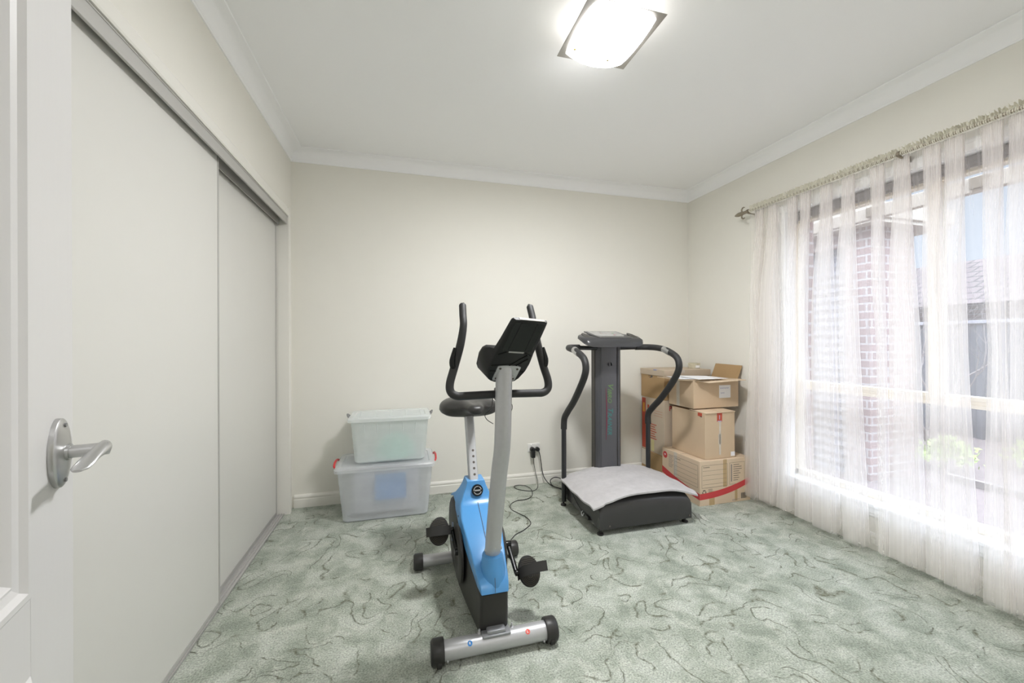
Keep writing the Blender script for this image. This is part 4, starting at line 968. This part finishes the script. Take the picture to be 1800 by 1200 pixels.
# middle carton with orange-red seals
B = Carton('cardboard_box', 2.222, 2.548, 0.3395, 0.285, 0.375, 0.355, 1.5, M['card'], 'plain brown box with orange seals, between the archive carton and the open box')
B.flat('orange_seal', 'front', [(0.112, 0.162, 0.285, 0.352)], M['red_orange'])
B.flat('print', 'front', [(0.118, 0.156, 0.286, 0.292), (0.134, 0.140, 0.302, 0.335)], M['ink_blue'], 0.001)
B.flat('packing_tape', 'front', [(0.132, 0.150, 0.03, 0.284), (0.126, 0.154, 0.11, 0.19)], M['tape_clear'])
B.flat('sticker', 'front', [(0.245, 0.285, 0.010, 0.044)], M['paper'])
B.flat('orange_seal', 'left', [(0.300, 0.345, 0.325, 0.352)], M['red_orange'])
B.flat('print', 'left', [(0.322, 0.345, 0.320, 0.327)], M['ink'], 0.001)
# loosely closed flaps and crumpled paper edge
m_ = MB(); m_.box(0.0, 0.15, 0.003, 0.18, 0.354, 0.358, 0, 1, B.f @ Matrix.Rotation(R(2), 4, 'X')); m_.box(0.155, 0.285, 0.003, 0.18, 0.356, 0.360, 0, 1, B.f @ Matrix.Rotation(R(1.5), 4, 'X'))
obj('flap', m_, M['card_pale'], B.t, smooth=0)

# open carton on top
C_ = Carton('open_cardboard_box', 2.215, 2.665, 0.7115, 0.445, 0.293, 0.225, 1.2, M['card'], 'open cardboard box with raised flaps and a white label, topmost of the front stack', open_top=True)
C_.flat('white_label', 'front', [(0.250, 0.365, 0.075, 0.178)], M['paper'])
C_.flat('handwriting', 'front', [(0.262+0.011*k, 0.270+0.011*k, 0.150+0.002*(k % 2), 0.158) for k in range(8)] + [(0.266+0.010*k, 0.273+0.010*k, 0.112, 0.119) for k in range(4)], M['ink_blue'], 0.001)
C_.flat('packing_tape', 'left', [(0.095, 0.135, 0.0, 0.225)], M['tape_clear'])
def flap(poly, material):
    """thick sheet from 4 local corners"""
    m_ = MB(); P = [C_.f @ Vector(q) for q in poly]; n_ = (P[1]-P[0]).cross(P[3]-P[0]).normalized()*0.002
    m_.loft([[q - n_ for q in P], [q + n_ for q in P]]); return obj('flap', m_, material, C_.t, smooth=0)
hC = 0.225
flap([(0.005, 0.0, hC), (0.44, 0.0, hC), (0.375, -0.145, hC+0.006), (0.09, -0.07, hC-0.016)], M['card_pale'])      # front flap, falling forward
flap([(0.0, 0.0, hC), (0.0, 0.29, hC), (-0.15, 0.25, hC+0.012), (-0.13, 0.05, hC+0.006)], M['card_pale'])           # left flap
flap([(0.445, 0.005, hC), (0.445, 0.288, hC), (0.484, 0.280, hC+0.112), (0.486, 0.0, hC+0.108)], M['card_brown'])     # right flap raised
# sheets of paper resting over the open box
def sheet(z, quad_, label, dz=0.0006):
    m_ = MB(); P = [C_.f @ Vector((*q, z_)) for q, z_ in zip(quad_, z)]
    m_.loft([[q for q in P], [q + Vector((0, 0, dz)) for q in P]])
    return obj('sheet_of_paper', m_, M['paper'], smooth=0, label=label, cat='paper')
zt = hC + 0.0045
sheet((zt+0.006, zt+0.004, zt+0.006, zt+0.008), ((-0.09, 0.03), (0.16, -0.055), (0.20, 0.18), (-0.06, 0.26)), 'lower sheet of white paper poking out at the left on the open box')
sheet((zt+0.009, zt+0.010, zt+0.012, zt+0.014), ((0.00, -0.055), (0.27, -0.075), (0.27, 0.16), (0.02, 0.25)), 'top sheet of white paper lying across the front of the open box')

# rear stack of three
D_ = Carton('cardboard_box', 2.172, 2.978, 0, 0.44, 0.335, 0.245, 0, M['card_brown'], 'brown taped box on the carpet behind the archive carton, lowest of the rear stack')
D_.flat('packing_tape', 'left', [(0.0, 0.10, 0.10, 0.245), (0.19, 0.335, 0.0, 0.06)], M['tape_clear'])
E_ = Carton('printed_carton', 2.178, 2.978, 0.2455, 0.42, 0.338, 0.488, 0, M['card_grey'], 'grey-beige carton with a red and yellow strip down one edge, middle of the rear stack')
E_.flat('red_strip', 'left', [(0.004, 0.062, 0.012, 0.475)], M['red_orange'])
E_.flat('yellow_patch', 'left', [(0.020, 0.046, 0.345, 0.430)], M['yellow'], 0.001)
E_.flat('print', 'left', [(0.090, 0.118, 0.385, 0.420)] + [(0.19, 0.31, 0.335+0.022*k, 0.337+0.022*k) for k in range(3)] + [(0.13, 0.225-0.012*(k % 3), 0.12+0.021*k, 0.128+0.021*k) for k in range(7)], M['ink_soft'] if False else M['red_orange'], 0.0008)
E_.flat('yellow_sticker', 'left', [(0.145, 0.190, 0.01, 0.112)], mat('pale_yellow_label', (0.62, 0.55, 0.28), 0.6))
E_.write('front', 'PE', 0.045, 0.415, 0.060, M['red'], bold=0.001)
F_ = Carton('storage_box', 2.176, 2.978, 0.7340, 0.47, 0.345, 0.225, 0, M['card_brown'], 'brown storage box with a pale lid, topmost of the rear stack by the wall', lid=True)
lid = MB(); lid.box(-0.006, 0.478, -0.006, 0.350, 0.208, 0.262, 0.003, 2, F_.f); obj('lid', lid, M['card_grey'], F_.t, smooth=0)
lo = [(0.120 + 0.006*k, 0.190 - 0.008*math.sin(math.pi*k/10)) for k in range(11)]; hi = [(0.120+0.006*k, 0.204) for k in range(11)]
F_.strip('hand_hole', 'left', lo, hi, M['ink'])
F_.flat('yellow_contents', 'left', [(0.126, 0.150, 0.192, 0.198)], M['yellow'], 0.0012)
m_ = MB(); m_.box(0.16, 0.205, -0.0065, 0.03, 0.235, 0.2628, 0, 1, F_.f); obj('packing_tape', m_, M['tape_clear'], F_.t, smooth=0)
m_ = MB(); m_.box(-0.0068, 0.02, 0.10, 0.145, 0.252, 0.2627, 0, 1, F_.f); obj('blue_tape', m_, mat('blue_grey_tape', (0.25, 0.27, 0.42), 0.4), F_.t, smooth=0)
# roll of clear tape on the lid
rt = thing('tape_roll', (2.60, 3.12, 0.9965), 'clear roll of packing tape standing on the lid of the rear storage box', 'tape')
w = MB(); w.loft([[(2.60 + r_*math.cos(a), 3.12 + r_*math.sin(a), z) for a in [2*math.pi*i/36 for i in range(36)]] for r_, z in ((0.039, 0.997), (0.052, 0.997), (0.052, 1.045), (0.039, 1.045), (0.039, 0.997))], cap=False)
obj('roll', w, M['tape_roll'], rt)
w = MB(); w.loft([[(2.60 + r_*math.cos(a), 3.12 + r_*math.sin(a), z) for a in [R(-115 + 4*i) for i in range(14)]] for r_, z in ((0.0523, 1.004), (0.0523, 1.026))], close=False, cap=False)
obj('tape_label', w, M['paper'], rt)

# ================================================================== storage tubs
def tub(x0, x1, y0, y1, z0, z1, inset, material, yaw_c, name, label, clips, clip_mat, ribs=0, wheels=False):
    t = thing(name, ((x0+x1)/2, (y0+y1)/2, z0), label, 'storage tub')
    cx, cy_ = (x0+x1)/2, (y0+y1)/2; X = Vector((1, 0, 0)); Y = Vector((0, 1, 0))
    def ring(k, z, hx, hy, r=0.035): return rrect(Vector((cx, cy_, z)), X, Y, hx-k, hy-k, r, 5)
    HX, HY = (x1-x0)/2, (y1-y0)/2
    w = MB()
    w.loft([ring(inset+0.012, z0, HX, HY), ring(inset, z0+0.010, HX, HY), ring(0.012, z1-0.035, HX, HY), ring(0.010, z1-0.030, HX, HY), ring(0.010, z1-0.034+0.006, HX, HY),
            ring(0.0135, z1-0.030, HX, HY), ring(inset+0.003, z0+0.013, HX, HY), ring(inset+0.014, z0+0.004, HX, HY)])
    body = obj('tub_body', w, material, t, smooth=40)
    if ribs:
        rb_ = MB()
        for k in range(ribs):
            f = (k+1)/(ribs+1); xb = x0 + inset + (x1-x0-2*inset)*f; xt = x0 + 0.012 + (x1-x0-0.024)*f
            for yb, yt, sg in ((y0+inset, y0+0.012, -1),):
                rb_.tube([(xb, yb+0.004, z0+0.07), (xt, yt+0.002, z1-0.055)], 0.0045, 8)
        obj('rib', rb_, material, body)
    w = MB()
    w.loft([ring(0.004, z1-0.034, HX, HY), ring(-0.006, z1-0.034, HX, HY), ring(-0.008, z1-0.014, HX, HY), ring(0.0, z1-0.004, HX, HY), ring(0.030, z1-0.004, HX, HY), ring(0.036, z1-0.012, HX, HY), ring(0.10, z1-0.012, HX, HY)])
    ld = obj('lid', w, material, t, smooth=30)
    if ribs:
        rb_ = MB()
        for k in range(5): xx = x0 + 0.06 + (x1-x0-0.12)*k/4; rb_.box(xx-0.006, xx+0.006, y0+0.05, y1-0.05, z1-0.013, z1-0.006, 0.002)
        obj('lid_rib', rb_, material, ld)
    for xx, sg in ((x0-0.008, -1), (x1+0.008, 1)):
        w = MB(); y_a, y_b = clips
        w.tube([(xx, y_a, z1-0.022), (xx+sg*0.010, y_a+0.01, z1-0.010), (xx+sg*0.014, (y_a+y_b)/2, z1-0.002), (xx+sg*0.010, y_b-0.01, z1-0.010), (xx, y_b, z1-0.022)], 0.0085, 10, 4, 0.8)
        obj('clip_handle', w, clip_mat, t)
    if wheels:
        for xx in (x0+inset+0.05, x1-inset-0.06):
            w = MB(); w.lathe([(0.016, 0), (0.016, -0.003), (0.010, -0.003), (0.009, 0.0)], (xx, y0+inset+0.004, z0+0.075), 20, 'Y'); obj('wheel_boss', w, M['tub'], body)
    return t
t1 = tub(-0.452, 0.212, 2.905, 3.300, 0.002, 0.392, 0.042, M['tub'], 0, 'storage_tub', 'large frosted clear tub with red clips standing on the carpet, under the milky tub', (3.00, 3.19), M['red_clip'], 0, True)
t2 = tub(-0.372, 0.188, 2.960, 3.290, 0.390, 0.722, 0.036, M['tub_white'], 0, 'storage_tub', 'smaller milky tub with ribbed sides and grey clips on top of the large tub', (3.10, 3.16), M['clip_grey'], 5)
w = MB(); w.box(-0.195, 0.015, 2.956, 2.962, 0.135, 0.315, 0.001); obj('folder', w, M['folder'], smooth=0, label='blue folder showing through the front of the large frosted tub', cat='folder')
w = MB(); w.box(-0.350, 0.110, 2.985, 3.21, 0.030, 0.31, 0.03, 3); obj('folded_blanket', w, M['grey_cloth'], smooth=40, label='grey bundle filling the large frosted tub behind the blue folder', cat='blanket')
w = MB(); rings = []
for k in range(9):
    a = math.pi*k/8*0.5; rr = math.cos(a)
    rings.append([(-0.060 + 0.15*max(rr, 0.05)*math.cos(q)*(1+0.05*math.sin(3*q)), 3.11 + 0.085*max(rr, 0.05)*math.sin(q), 0.402 + 0.17*math.sin(a)) for q in [2*math.pi*i/28 for i in range(28)]])
w.loft(rings); obj('towel', w, M['teal_cloth'], smooth=50, label='mint green towel showing through the smaller milky tub', cat='towel')

# ================================================================== outlet and cords
out = thing('power_outlet', (1.1035, YB, 0.282), 'white double power outlet on the back wall above the skirting', 'outlet')
obj('outlet_plate', MB().box(1.046, 1.161, YB-0.008, YB-0.0005, 0.282, 0.354, 0.003, 2), M['outlet'], out, smooth=0)
for x in (1.080, 1.127): obj('rocker_switch', MB().box(x-0.005, x+0.005, YB-0.012, YB-0.007, 0.333, 0.345, 0.001), M['outlet'], out, smooth=0)
w = MB(); w.cyl((1.085, YB-0.008, 0.306), (1.085, YB-0.045, 0.306), 0.021, 20, 0.003); w.box(1.070, 1.104, YB-0.052, YB-0.012, 0.238, 0.30, 0.005, 2)
adp = w
cable_pts = [(1.090, YB-0.03, 0.240), (1.098, YB-0.028, 0.18), (1.112, YB-0.030, 0.10), (1.125, YB-0.045, 0.035), (1.10, 3.22, 0.006), (1.05, 3.165, 0.004), (0.99, 3.175, 0.004), (0.925, 3.235, 0.004), (0.915, 3.30, 0.005), (0.965, 3.315, 0.006), (1.015, 3.27, 0.008), (1.030, 3.17, 0.010),
             (1.000, 3.065, 0.004), (0.93, 3.005, 0.004), (0.855, 3.00, 0.004), (0.790, 2.945, 0.004), (0.770, 2.86, 0.004), (0.805, 2.77, 0.004), (0.838, 2.70, 0.004), (0.838, 2.60, 0.004), (0.765, 2.52, 0.004), (0.690, 2.47, 0.004), (0.615, 2.36, 0.006), (0.565, 2.22, 0.03), (0.525, 2.05, 0.13), (0.486, 1.94, 0.245), (0.472, 1.905, 0.285)]
c1 = obj('power_cord', MB().tube(cable_pts, 0.0026, 8, 7), M['plug'], bike, label='thin black lead looping over the carpet to the left socket'); obj('adapter', adp, M['plug'], c1)
w = MB(); w.cyl((1.131, YB-0.008, 0.306), (1.131, YB-0.040, 0.306), 0.0185, 20, 0.004); plg = w
c2 = obj('power_cord', MB().tube([(1.134, YB-0.035, 0.300), (1.146, YB-0.038, 0.27), (1.160, YB-0.036, 0.19), (1.172, YB-0.035, 0.11), (1.19, YB-0.05, 0.05), (1.225, 3.235, 0.010), (1.275, 3.15, 0.007), (1.33, 3.13, 0.007), (1.365, 3.18, 0.012), (1.345, 3.27, 0.035), (1.29, 3.295, 0.05), (1.235, 3.27, 0.035), (1.23, 3.20, 0.015), (1.27, 3.12, 0.010), (1.275, 3.02, 0.010), (1.235, 2.93, 0.016), (1.205, 2.875, 0.05), (1.196, 2.86, 0.085)], 0.0038, 8, 7), M['plug'], vib, label='thicker black lead coiling to the right socket'); obj('plug', plg, M['plug'], c2)

# ================================================================== ceiling light
cx, cyy = 0.895, 1.613
lt = thing('ceiling_light', (cx, cyy, 2.60), 'square lit ceiling light with a brushed metal frame and bowed opal glass', 'ceiling light')
obj('canopy', MB().box(cx-0.05, cx+0.05, cyy-0.05, cyy+0.05, 2.68, 2.6995, 0.004), M['fixture'], lt, smooth=0)
w = MB(); w.box(cx-0.179, cx+0.179, cyy-0.174, cyy+0.174, 2.618, 2.621, 0.0008, 1); w.box(cx-0.012, cx+0.012, cyy-0.012, cyy+0.012, 2.62, 2.685)
obj('metal_plate', w, M['fixture'], lt, smooth=0)
w = MB(); NG = 28
def gl(i, j):
    u, v = -1+2*i/NG, -1+2*j/NG
    hx = 0.152 - 0.013*(1 - v*v)*0 ; x = cx + u*(0.146 + 0.004*(1-v*v)); y = cyy + v*(0.142 + 0.010*(1-u*u))
    z = 2.613 - 0.028*(1-u*u)**0.9 - 0.008*(1-v*v) + 0.006*max(0, abs(u)+abs(v)-1.6)
    return Vector((x, y, z))
G = [[w.bm.verts.new(gl(i, j)) for i in range(NG+1)] for j in range(NG+1)]; G2 = [[w.bm.verts.new(gl(i, j) + Vector((0, 0, 0.004))) for i in range(NG+1)] for j in range(NG+1)]
for j in range(NG):
    for i in range(NG):
        w.bm.faces.new((G[j][i], G[j][i+1], G[j+1][i+1], G[j+1][i])); w.bm.faces.new((G2[j][i], G2[j+1][i], G2[j+1][i+1], G2[j][i+1]))
for i in range(NG):
    w.bm.faces.new((G[0][i], G[0][i+1], G2[0][i+1], G2[0][i])); w.bm.faces.new((G[NG][i+1], G[NG][i], G2[NG][i], G2[NG][i+1]))
    w.bm.faces.new((G[i+1][0], G[i][0], G2[i][0], G2[i+1][0])); w.bm.faces.new((G[i][NG], G[i+1][NG], G2[i+1][NG], G2[i][NG]))
obj('glass_shade', w, M['shade'], lt, smooth=50)
for x, y in ((cx-0.125, cyy+0.085), (cx+0.045, cyy+0.09)):
    u, v = (x-cx)/0.15, (y-cyy)/0.146; i, j = int((u+1)/2*NG), int((v+1)/2*NG); q = gl(i, j)
    obj('glass_screw', MB().lathe([(0.006, 0.0), (0.006, -0.004), (0.003, -0.006)], q, 12), M['brass'], lt)

# ================================================================== curtain rod and sheer curtain
RX = XR - 0.095; RZ = 2.268
rod = thing('curtain_rod', (RX, 1.55, RZ), 'pewter curtain rod with a fleur-de-lis finial above the window', 'curtain rod')
obj('rod', MB().tube([(RX, 2.545, RZ), (RX, 0.46, RZ)], 0.0085, 16), M['bronze'], rod)
fin = obj('finial', MB().tube([(RX, 2.53, RZ), (RX, 2.545, RZ), (RX, 2.555, RZ), (RX, 2.575, RZ), (RX, 2.60, RZ), (RX, 2.625, RZ), (RX, 2.65, RZ), (RX, 2.664, RZ)], [0.012, 0.014, 0.011, 0.012, 0.016, 0.017, 0.011, 0.003], 16), M['bronze'], rod)
w = MB()
for sg in (-1, 1): w.tube([(RX, 2.590, RZ + sg*0.010), (RX, 2.596, RZ + sg*0.030), (RX, 2.580, RZ + sg*0.045), (RX, 2.566, RZ + sg*0.040)], [0.006, 0.006, 0.005, 0.003], 10, 4)
obj('finial_petal', w, M['bronze'], fin)
for y in (2.535, 1.545, 0.50):
    w = MB(); w.tube([(XR-0.001, y, RZ-0.02), (XR-0.012, y, RZ-0.02)], 0.018, 16); w.tube([(XR-0.01, y, RZ-0.02), (RX, y, RZ-0.014)], 0.006, 10)
    w.tube([(RX, y+0.006, RZ), (RX, y-0.006, RZ)], 0.0155, 16); obj('bracket', w, M['bronze'], rod)

def yof(px, x=2.60):
    return x/math.tan(math.atan((px-900)/700) + R(15.26))
# folds: (edge a, edge b) at mid height and (edge a, edge b) at the hem, seen left to right, as distances along the rod
folds_px = [((1322, 1334), (1309, 1334)), ((1337, 1364), (1338, 1360)), ((1385, 1392), (1368, 1387)), ((1404, 1412), (1400, 1428)), ((1431, 1463), (1432, 1468)), ((1472, 1503), (1486, 1519)), ((1541, 1549), (1545, 1556)),
            ((1569, 1609), (1567, 1618)), ((1632, 1657), (1632, 1660)), ((1664, 1692), (1664, 1712)), ((1739, 1758), (1733, 1780))]
folds = []
for (a, b), (c, d) in folds_px: folds.append(((yof(a)+yof(b))/2, abs(yof(a)-yof(b))/2, (yof(c)+yof(d))/2, abs(yof(c)-yof(d))/2))
yy = 1.10
while yy > 0.52: folds.append((yy, 0.028, yy-0.004, 0.040)); yy -= 0.105
NF = len(folds); YT0, YT1 = 2.52, 0.46
def curtain_ctrl(z):
    t = max(0.0, min(1.0, (2.24 - z)/0.75)); dep = 0.10 + 0.90*(t*t*(3-2*t))
    tb = max(0.0, min(1.0, (1.2 - z)/1.15)); pts = [(2.622, 2.516)]
    for k, (cm, hm, cb, hb2) in enumerate(folds):
        ct = YT0 - (YT0-YT1)*(k+0.5)/NF; ct = ct*0.35 + cm*0.65
        tt = max(0.0, min(1.0, (2.24 - z)/1.0)); c = (ct*(1-tt) + cm*tt)*(1-tb) + cb*tb; h = (0.030*(1-tt) + hm*tt)*(1-tb) + hb2*tb
        h = max(h, 0.008)
        D = dep*(0.6 + 0.4*min(1, h/0.03)); b_ = 2.652; f_ = b_ - 0.078*D; m_ = b_ - 0.035*D; k2 = 0.10 + 0.90*(1-dep)
        q = 0.15 + 0.85*dep; xs = [b_ - 0.010*D, b_ - 0.027*D, b_ - 0.044*D, b_ - 0.061*D, b_ - 0.080*D]
        pts.append((b_, c + h*1.06)); sg = 1
        for n_, xx in enumerate(xs):           # the cloth doubles back on itself through the depth of the fold
            e0 = h*(0.92 + 0.08*(n_ % 2))*sg; w_ = 1.0 if n_ % 2 == 0 else q
            pts += [(xx + 0.004*D, c + (e0 if n_ % 2 == 0 else -h*(1-q)*1.2 + e0*q)), (xx, c), (xx - 0.004*D, c - (e0 if n_ % 2 == 0 else -h*(1-q)*1.2 + e0*q))]
            if n_ % 2 == 0 and n_ < 4 and q < 0.99: pts[-1] = (pts[-1][0], c - h*q + h*(1-q)*(0.3 + 0.1*n_))
            sg = -sg
        pts += [(xs[-1] + 0.018*D, c - h*1.02), (b_ - 0.015*D, c - h*1.0), (b_, c - h*1.08)]
    pts.append((2.63, 0.45)); return pts
def cr(P, n):
    out = []
    for i in range(len(P)-1):
        a, b, c, d = P[max(i-1, 0)], P[i], P[i+1], P[min(i+2, len(P)-1)]
        for k in range(n):
            t = k/n; out.append(tuple(0.5*((2*b[j]) + (c[j]-a[j])*t + (2*a[j]-5*b[j]+4*c[j]-d[j])*t*t + (3*b[j]-a[j]-3*c[j]+d[j])*t**3) for j in (0, 1)))
    out.append(P[-1]); return out
zlist = [2.262, 2.25, 2.235, 2.215, 2.19, 2.16, 2.12, 2.07, 2.0, 1.92, 1.82] + [1.70 - 0.10*i for i in range(16)] + [0.12, 0.085, 0.062, 0.05]
bm = bmesh.new(); uvl = bm.loops.layers.uv.new('UVMap'); rows = []; uvs = {}
for z in zlist:
    P = cr(curtain_ctrl(z), 6); row = []; s = 0.0; prev = None
    for i, (x, y) in enumerate(P):
        if z == zlist[0]: pass
        s = i*0.0050
        amp = 0.0040*max(0.0, min(1.0, (z-1.9)/0.32)) + 0.0004
        dx = amp*math.sin(i*1.25 + 2*math.sin(i*0.17)); zz = z
        if z <= 0.12: zz = z + 0.010*math.sin(i*0.045) + (0.012 if x > 2.63 else 0.0)
        v = bm.verts.new((x + dx, y, zz)); row.append(v); uvs[v] = (s, z)
    rows.append(row)
for a, b in zip(rows, rows[1:]):
    for i in range(len(a)-1): bm.faces.new((a[i], a[i+1], b[i+1], b[i]))
for f in bm.faces:
    for l in f.loops: l[uvl].uv = uvs[l.vert]
cur = thing('sheer_curtain', (2.61, 1.49, 0.05), 'white sheer voile curtain hanging in soft folds across the whole window', 'curtain')
bmesh.ops.translate(bm, verts=bm.verts, vec=-cur.location)
me = bpy.data.meshes.new('voile'); bm.to_mesh(me); bm.free(); me.materials.append(M['sheer'])
for p_ in me.polygons: p_.use_smooth = True
vo = bpy.data.objects.new('voile', me); COL.objects.link(vo); vo.parent = cur
# gathered heading bunched round the rod with a small frill above it
w = MB(); rings = []; n = 900
for i in range(n+1):
    y = 2.520 - (2.52-0.47)*i/n; a = 0.0035*math.sin(i*1.7) + 0.002*math.sin(i*0.6+1); g = 0.004*math.sin(i*0.83)
    r_ = 0.0092 + a*0.7
    rings.append([(RX + r_*math.cos(q), y, RZ + r_*math.sin(q)) for q in [2*math.pi*k/8 for k in range(8)]])
w.loft(rings); obj('rod_pocket', w, M['frill'], cur, smooth=50)
w = MB(); rings = []
for i in range(n+1):
    y = 2.520 - (2.52-0.47)*i/n; a = 0.009*math.sin(i*1.15 + 1.5*math.sin(i*0.21)); hh = 0.022 + 0.006*math.sin(i*0.9) + 0.004*math.sin(i*2.3)
    rings.append([(RX + a*0.4, y, RZ + 0.010), (RX + a, y + 0.002*math.sin(i), RZ + 0.010 + hh*0.5), (RX + a*1.3, y, RZ + 0.010 + hh)])
w.loft(rings, close=False, cap=False); obj('frill', w, M['frill'], cur, smooth=60)

# ================================================================== outdoors
GZ = -0.25
obj('ground', MB().box(XR+0.26, 30, -12, 30, GZ-0.2, GZ), M['mulch'], smooth=0, keep=True, **S)
obj('path', MB().box(XR+0.27, XR+0.95, -3, 6, GZ, GZ+0.02), M['concrete'], smooth=0, **S)
ed = thing('timber_edging', (4.4, 2, GZ), 'low timber garden edging running through the mulch outside the window', 'edging')
for k, (x, dz) in enumerate(((4.15, 0.05), (5.6, 0.07))):
    obj('board', MB().box(x, x+0.05, -2.5, 2.9, GZ-0.02, GZ+dz), M['timber'], ed, smooth=0)
# neighbouring wing of the house: brick pier, slatted roller door and eave
wing = thing('house_wing', (5.1, 3.7, GZ), 'pink brick pier and wall of the house outside, beyond the left of the window', 'building')
w = MB(); w.box(4.75, 5.42, 3.06, 3.30, GZ, 2.46); w.box(4.86, 5.42, 3.30, 6.2, GZ, 2.46); w.box(4.75, 4.86, 3.22, 6.2, 2.30, 2.46)
obj('brick_wall', w, M['brick'], wing, smooth=0)
w = MB(); N_ = 26
w.loft([[(4.835 + (0.022 if (k % 2) else 0.0), y, 2.30 - (2.30-GZ)*k/(2*N_)) for k in range(2*N_+1)] for y in (3.30, 6.0)], close=False, cap=False)
obj('roller_door', w, M['rollerdoor'], wing, smooth=0)
w = MB(); w.box(4.60, 5.75, 2.92, 6.4, 2.46, 2.50); w.box(4.58, 5.78, 2.90, 6.4, 2.50, 2.66, 0.01)
obj('eave', w, M['fascia'], wing, smooth=0)
# horizontal pergola beam
pb = thing('pergola_beam', (3.75, 3, 2.24), 'mottled cream beam running level outside, near the top of the window', 'beam')
obj('beam', MB().box(3.70, 3.76, -3.0, 4.2, 2.243, 2.345, 0.004), M['fascia'], pb, smooth=0)
w = MB()
for k in range(8): yb = 3.55 - 0.62*k; w.box(3.68, 3.70, yb, yb+0.09, 2.26, 2.34, 0.004)
obj('bracket', w, M['bronze'], pb, smooth=0)
# steel fence, and the roof next door
fe = thing('garden_fence', (8.4, 4, GZ), 'long grey steel sheet fence at the back of the garden', 'fence')
w = MB(); P = []; y = -6.0; k = 0
while y < 14: P.append((8.40 + (0.0 if k % 4 < 2 else 0.03), y)); y += (0.06 if k % 2 == 0 else 0.02); k += 1
w.loft([[(x, yy_, z) for x, yy_ in P] for z in (GZ, 1.50)], close=False, cap=False); obj('fence_sheet', w, M['fence'], fe, smooth=0)
obj('top_rail', MB().box(8.37, 8.45, -6, 14, 1.50, 1.55, 0.005), M['concrete'], fe, smooth=0)
nb = thing('neighbour_house', (12, 5, GZ), 'neighbouring house with a low tiled roof behind the garden fence', 'building')
obj('wall', MB().box(10.2, 15.0, -2, 12, GZ, 1.95), M['brick'], nb, smooth=0)
w = MB(); w.loft([[(9.7, y, 1.90), (12.2, y, 3.02), (14.9, y, 1.90)] for y in (-3, 12.5)]); obj('roof', w, M['tiles'], nb, smooth=0)
# bare tree
def bare_tree(x, y, hgt, label, seed, n_main):
    rnd = random.Random(seed); m_ = MB()
    t = thing('bare_tree', (x, y, GZ), label, 'tree')
    def grow(p, d, L, r, depth):
        pts = [p.copy()]; q = p.copy(); dd_ = d.copy()
        for k in range(4):
            dd_ = (dd_ + Vector((rnd.uniform(-.22, .22), rnd.uniform(-.22, .22), rnd.uniform(-.05, .16)))).normalized(); q = q + dd_*L/4; pts.append(q.copy())
        m_.tube(pts, [r*(1-0.16*i) for i in range(5)], 5)
        if depth > 0:
            for c in range(3 if depth > 1 else 4):
                i = rnd.choice((2, 3, 4)); nd = (dd_ + Vector((rnd.uniform(-.9, .9), rnd.uniform(-.9, .9), rnd.uniform(-.1, .6)))).normalized()
                grow(pts[i], nd, L*rnd.uniform(.55, .8), r*0.5, depth-1)
    for k in range(n_main):
        a = 2*math.pi*k/n_main; grow(Vector((x, y, GZ)), Vector((0.35*math.cos(a), 0.35*math.sin(a), 1)).normalized(), hgt*0.5, 0.022, 4)
    obj('branches', m_, M['bark'], t, smooth=60)
bare_tree(7.2, 3.9, 2.1, 'bare twiggy tree just to the right of the brick pier outside', 3, 4)
bare_tree(7.5, 2.05, 1.4, 'bare bush before the fence, further right through the window', 11, 4)
def shrub(x, y, r_, label):
    rnd = random.Random(int(x*100)); m_ = MB(); t = thing('leafy_shrub', (x, y, GZ), label, 'shrub')
    for k in range(420):
        a, b, rr = rnd.uniform(0, 6.28), rnd.uniform(0, 1.5), r_*rnd.uniform(.5, 1)
        c = Vector((x + rr*math.cos(a)*math.cos(b), y + rr*math.sin(a)*math.cos(b), GZ + 0.08 + rr*math.sin(b)))
        u = Vector((rnd.uniform(-1, 1), rnd.uniform(-1, 1), rnd.uniform(-.3, 1))).normalized(); v = u.orthogonal().normalized()
        m_.quad(c, c + u*0.03 + v*0.014, c + u*0.065, c + u*0.03 - v*0.014)
    obj('foliage', m_, M['leaf'], t, smooth=0)
    obj('stem', MB().tube([(x, y, GZ), (x, y, GZ+r_*0.6)], 0.012, 8), M['bark'], t)
shrub(6.05, 3.12, 0.30, 'small yellow-green shrub at the foot of the brick pier outside')
shrub(6.9, 2.75, 0.28, 'low green shrub beside the white garden figure')
# white garden ornaments
def figure(x, y, s, label):
    t = thing('garden_statue', (x, y, GZ), label, 'statue')
    w = MB(); w.lathe([(0.11*s, 0), (0.11*s, 0.05*s), (0.07*s, 0.08*s), (0.06*s, 0.34*s), (0.10*s, 0.38*s), (0.10*s, 0.42*s)], (x, y, GZ), 20); obj('plinth', w, M['stone'], t)
    w = MB(); w.lathe([(0.055*s, 0.42*s), (0.085*s, 0.46*s), (0.075*s, 0.53*s), (0.055*s, 0.60*s), (0.065*s, 0.66*s), (0.03*s, 0.70*s), (0.022*s, 0.715*s), (0.045*s, 0.75*s), (0.052*s, 0.79*s), (0.035*s, 0.84*s), (0.005*s, 0.855*s)], (x, y, GZ), 20)
    for sg in (-1, 1): w.tube([(x, y+sg*0.06*s, GZ+0.65*s), (x-0.03*s, y+sg*0.10*s, GZ+0.56*s), (x-0.08*s, y+sg*0.03*s, GZ+0.53*s)], [0.022*s, 0.02*s, 0.016*s], 10, 4)
    obj('figure', w, M['stone'], t)
figure(5.9, 2.16, 0.85, 'white garden statue on a plinth, seen through the window right of the mullion')
bb = thing('garden_bench', (6.0, 1.7, GZ), 'low white bench in the garden beyond the window at far right', 'bench')
obj('bench_top', MB().box(5.85, 6.15, 1.35, 2.05, 0.03, 0.075, 0.008), M['stone'], bb, smooth=0)
for y in (1.45, 1.90): obj('leg', MB().box(5.9, 6.1, y, y+0.07, GZ, 0.03, 0.006), M['stone'], bb, smooth=0)
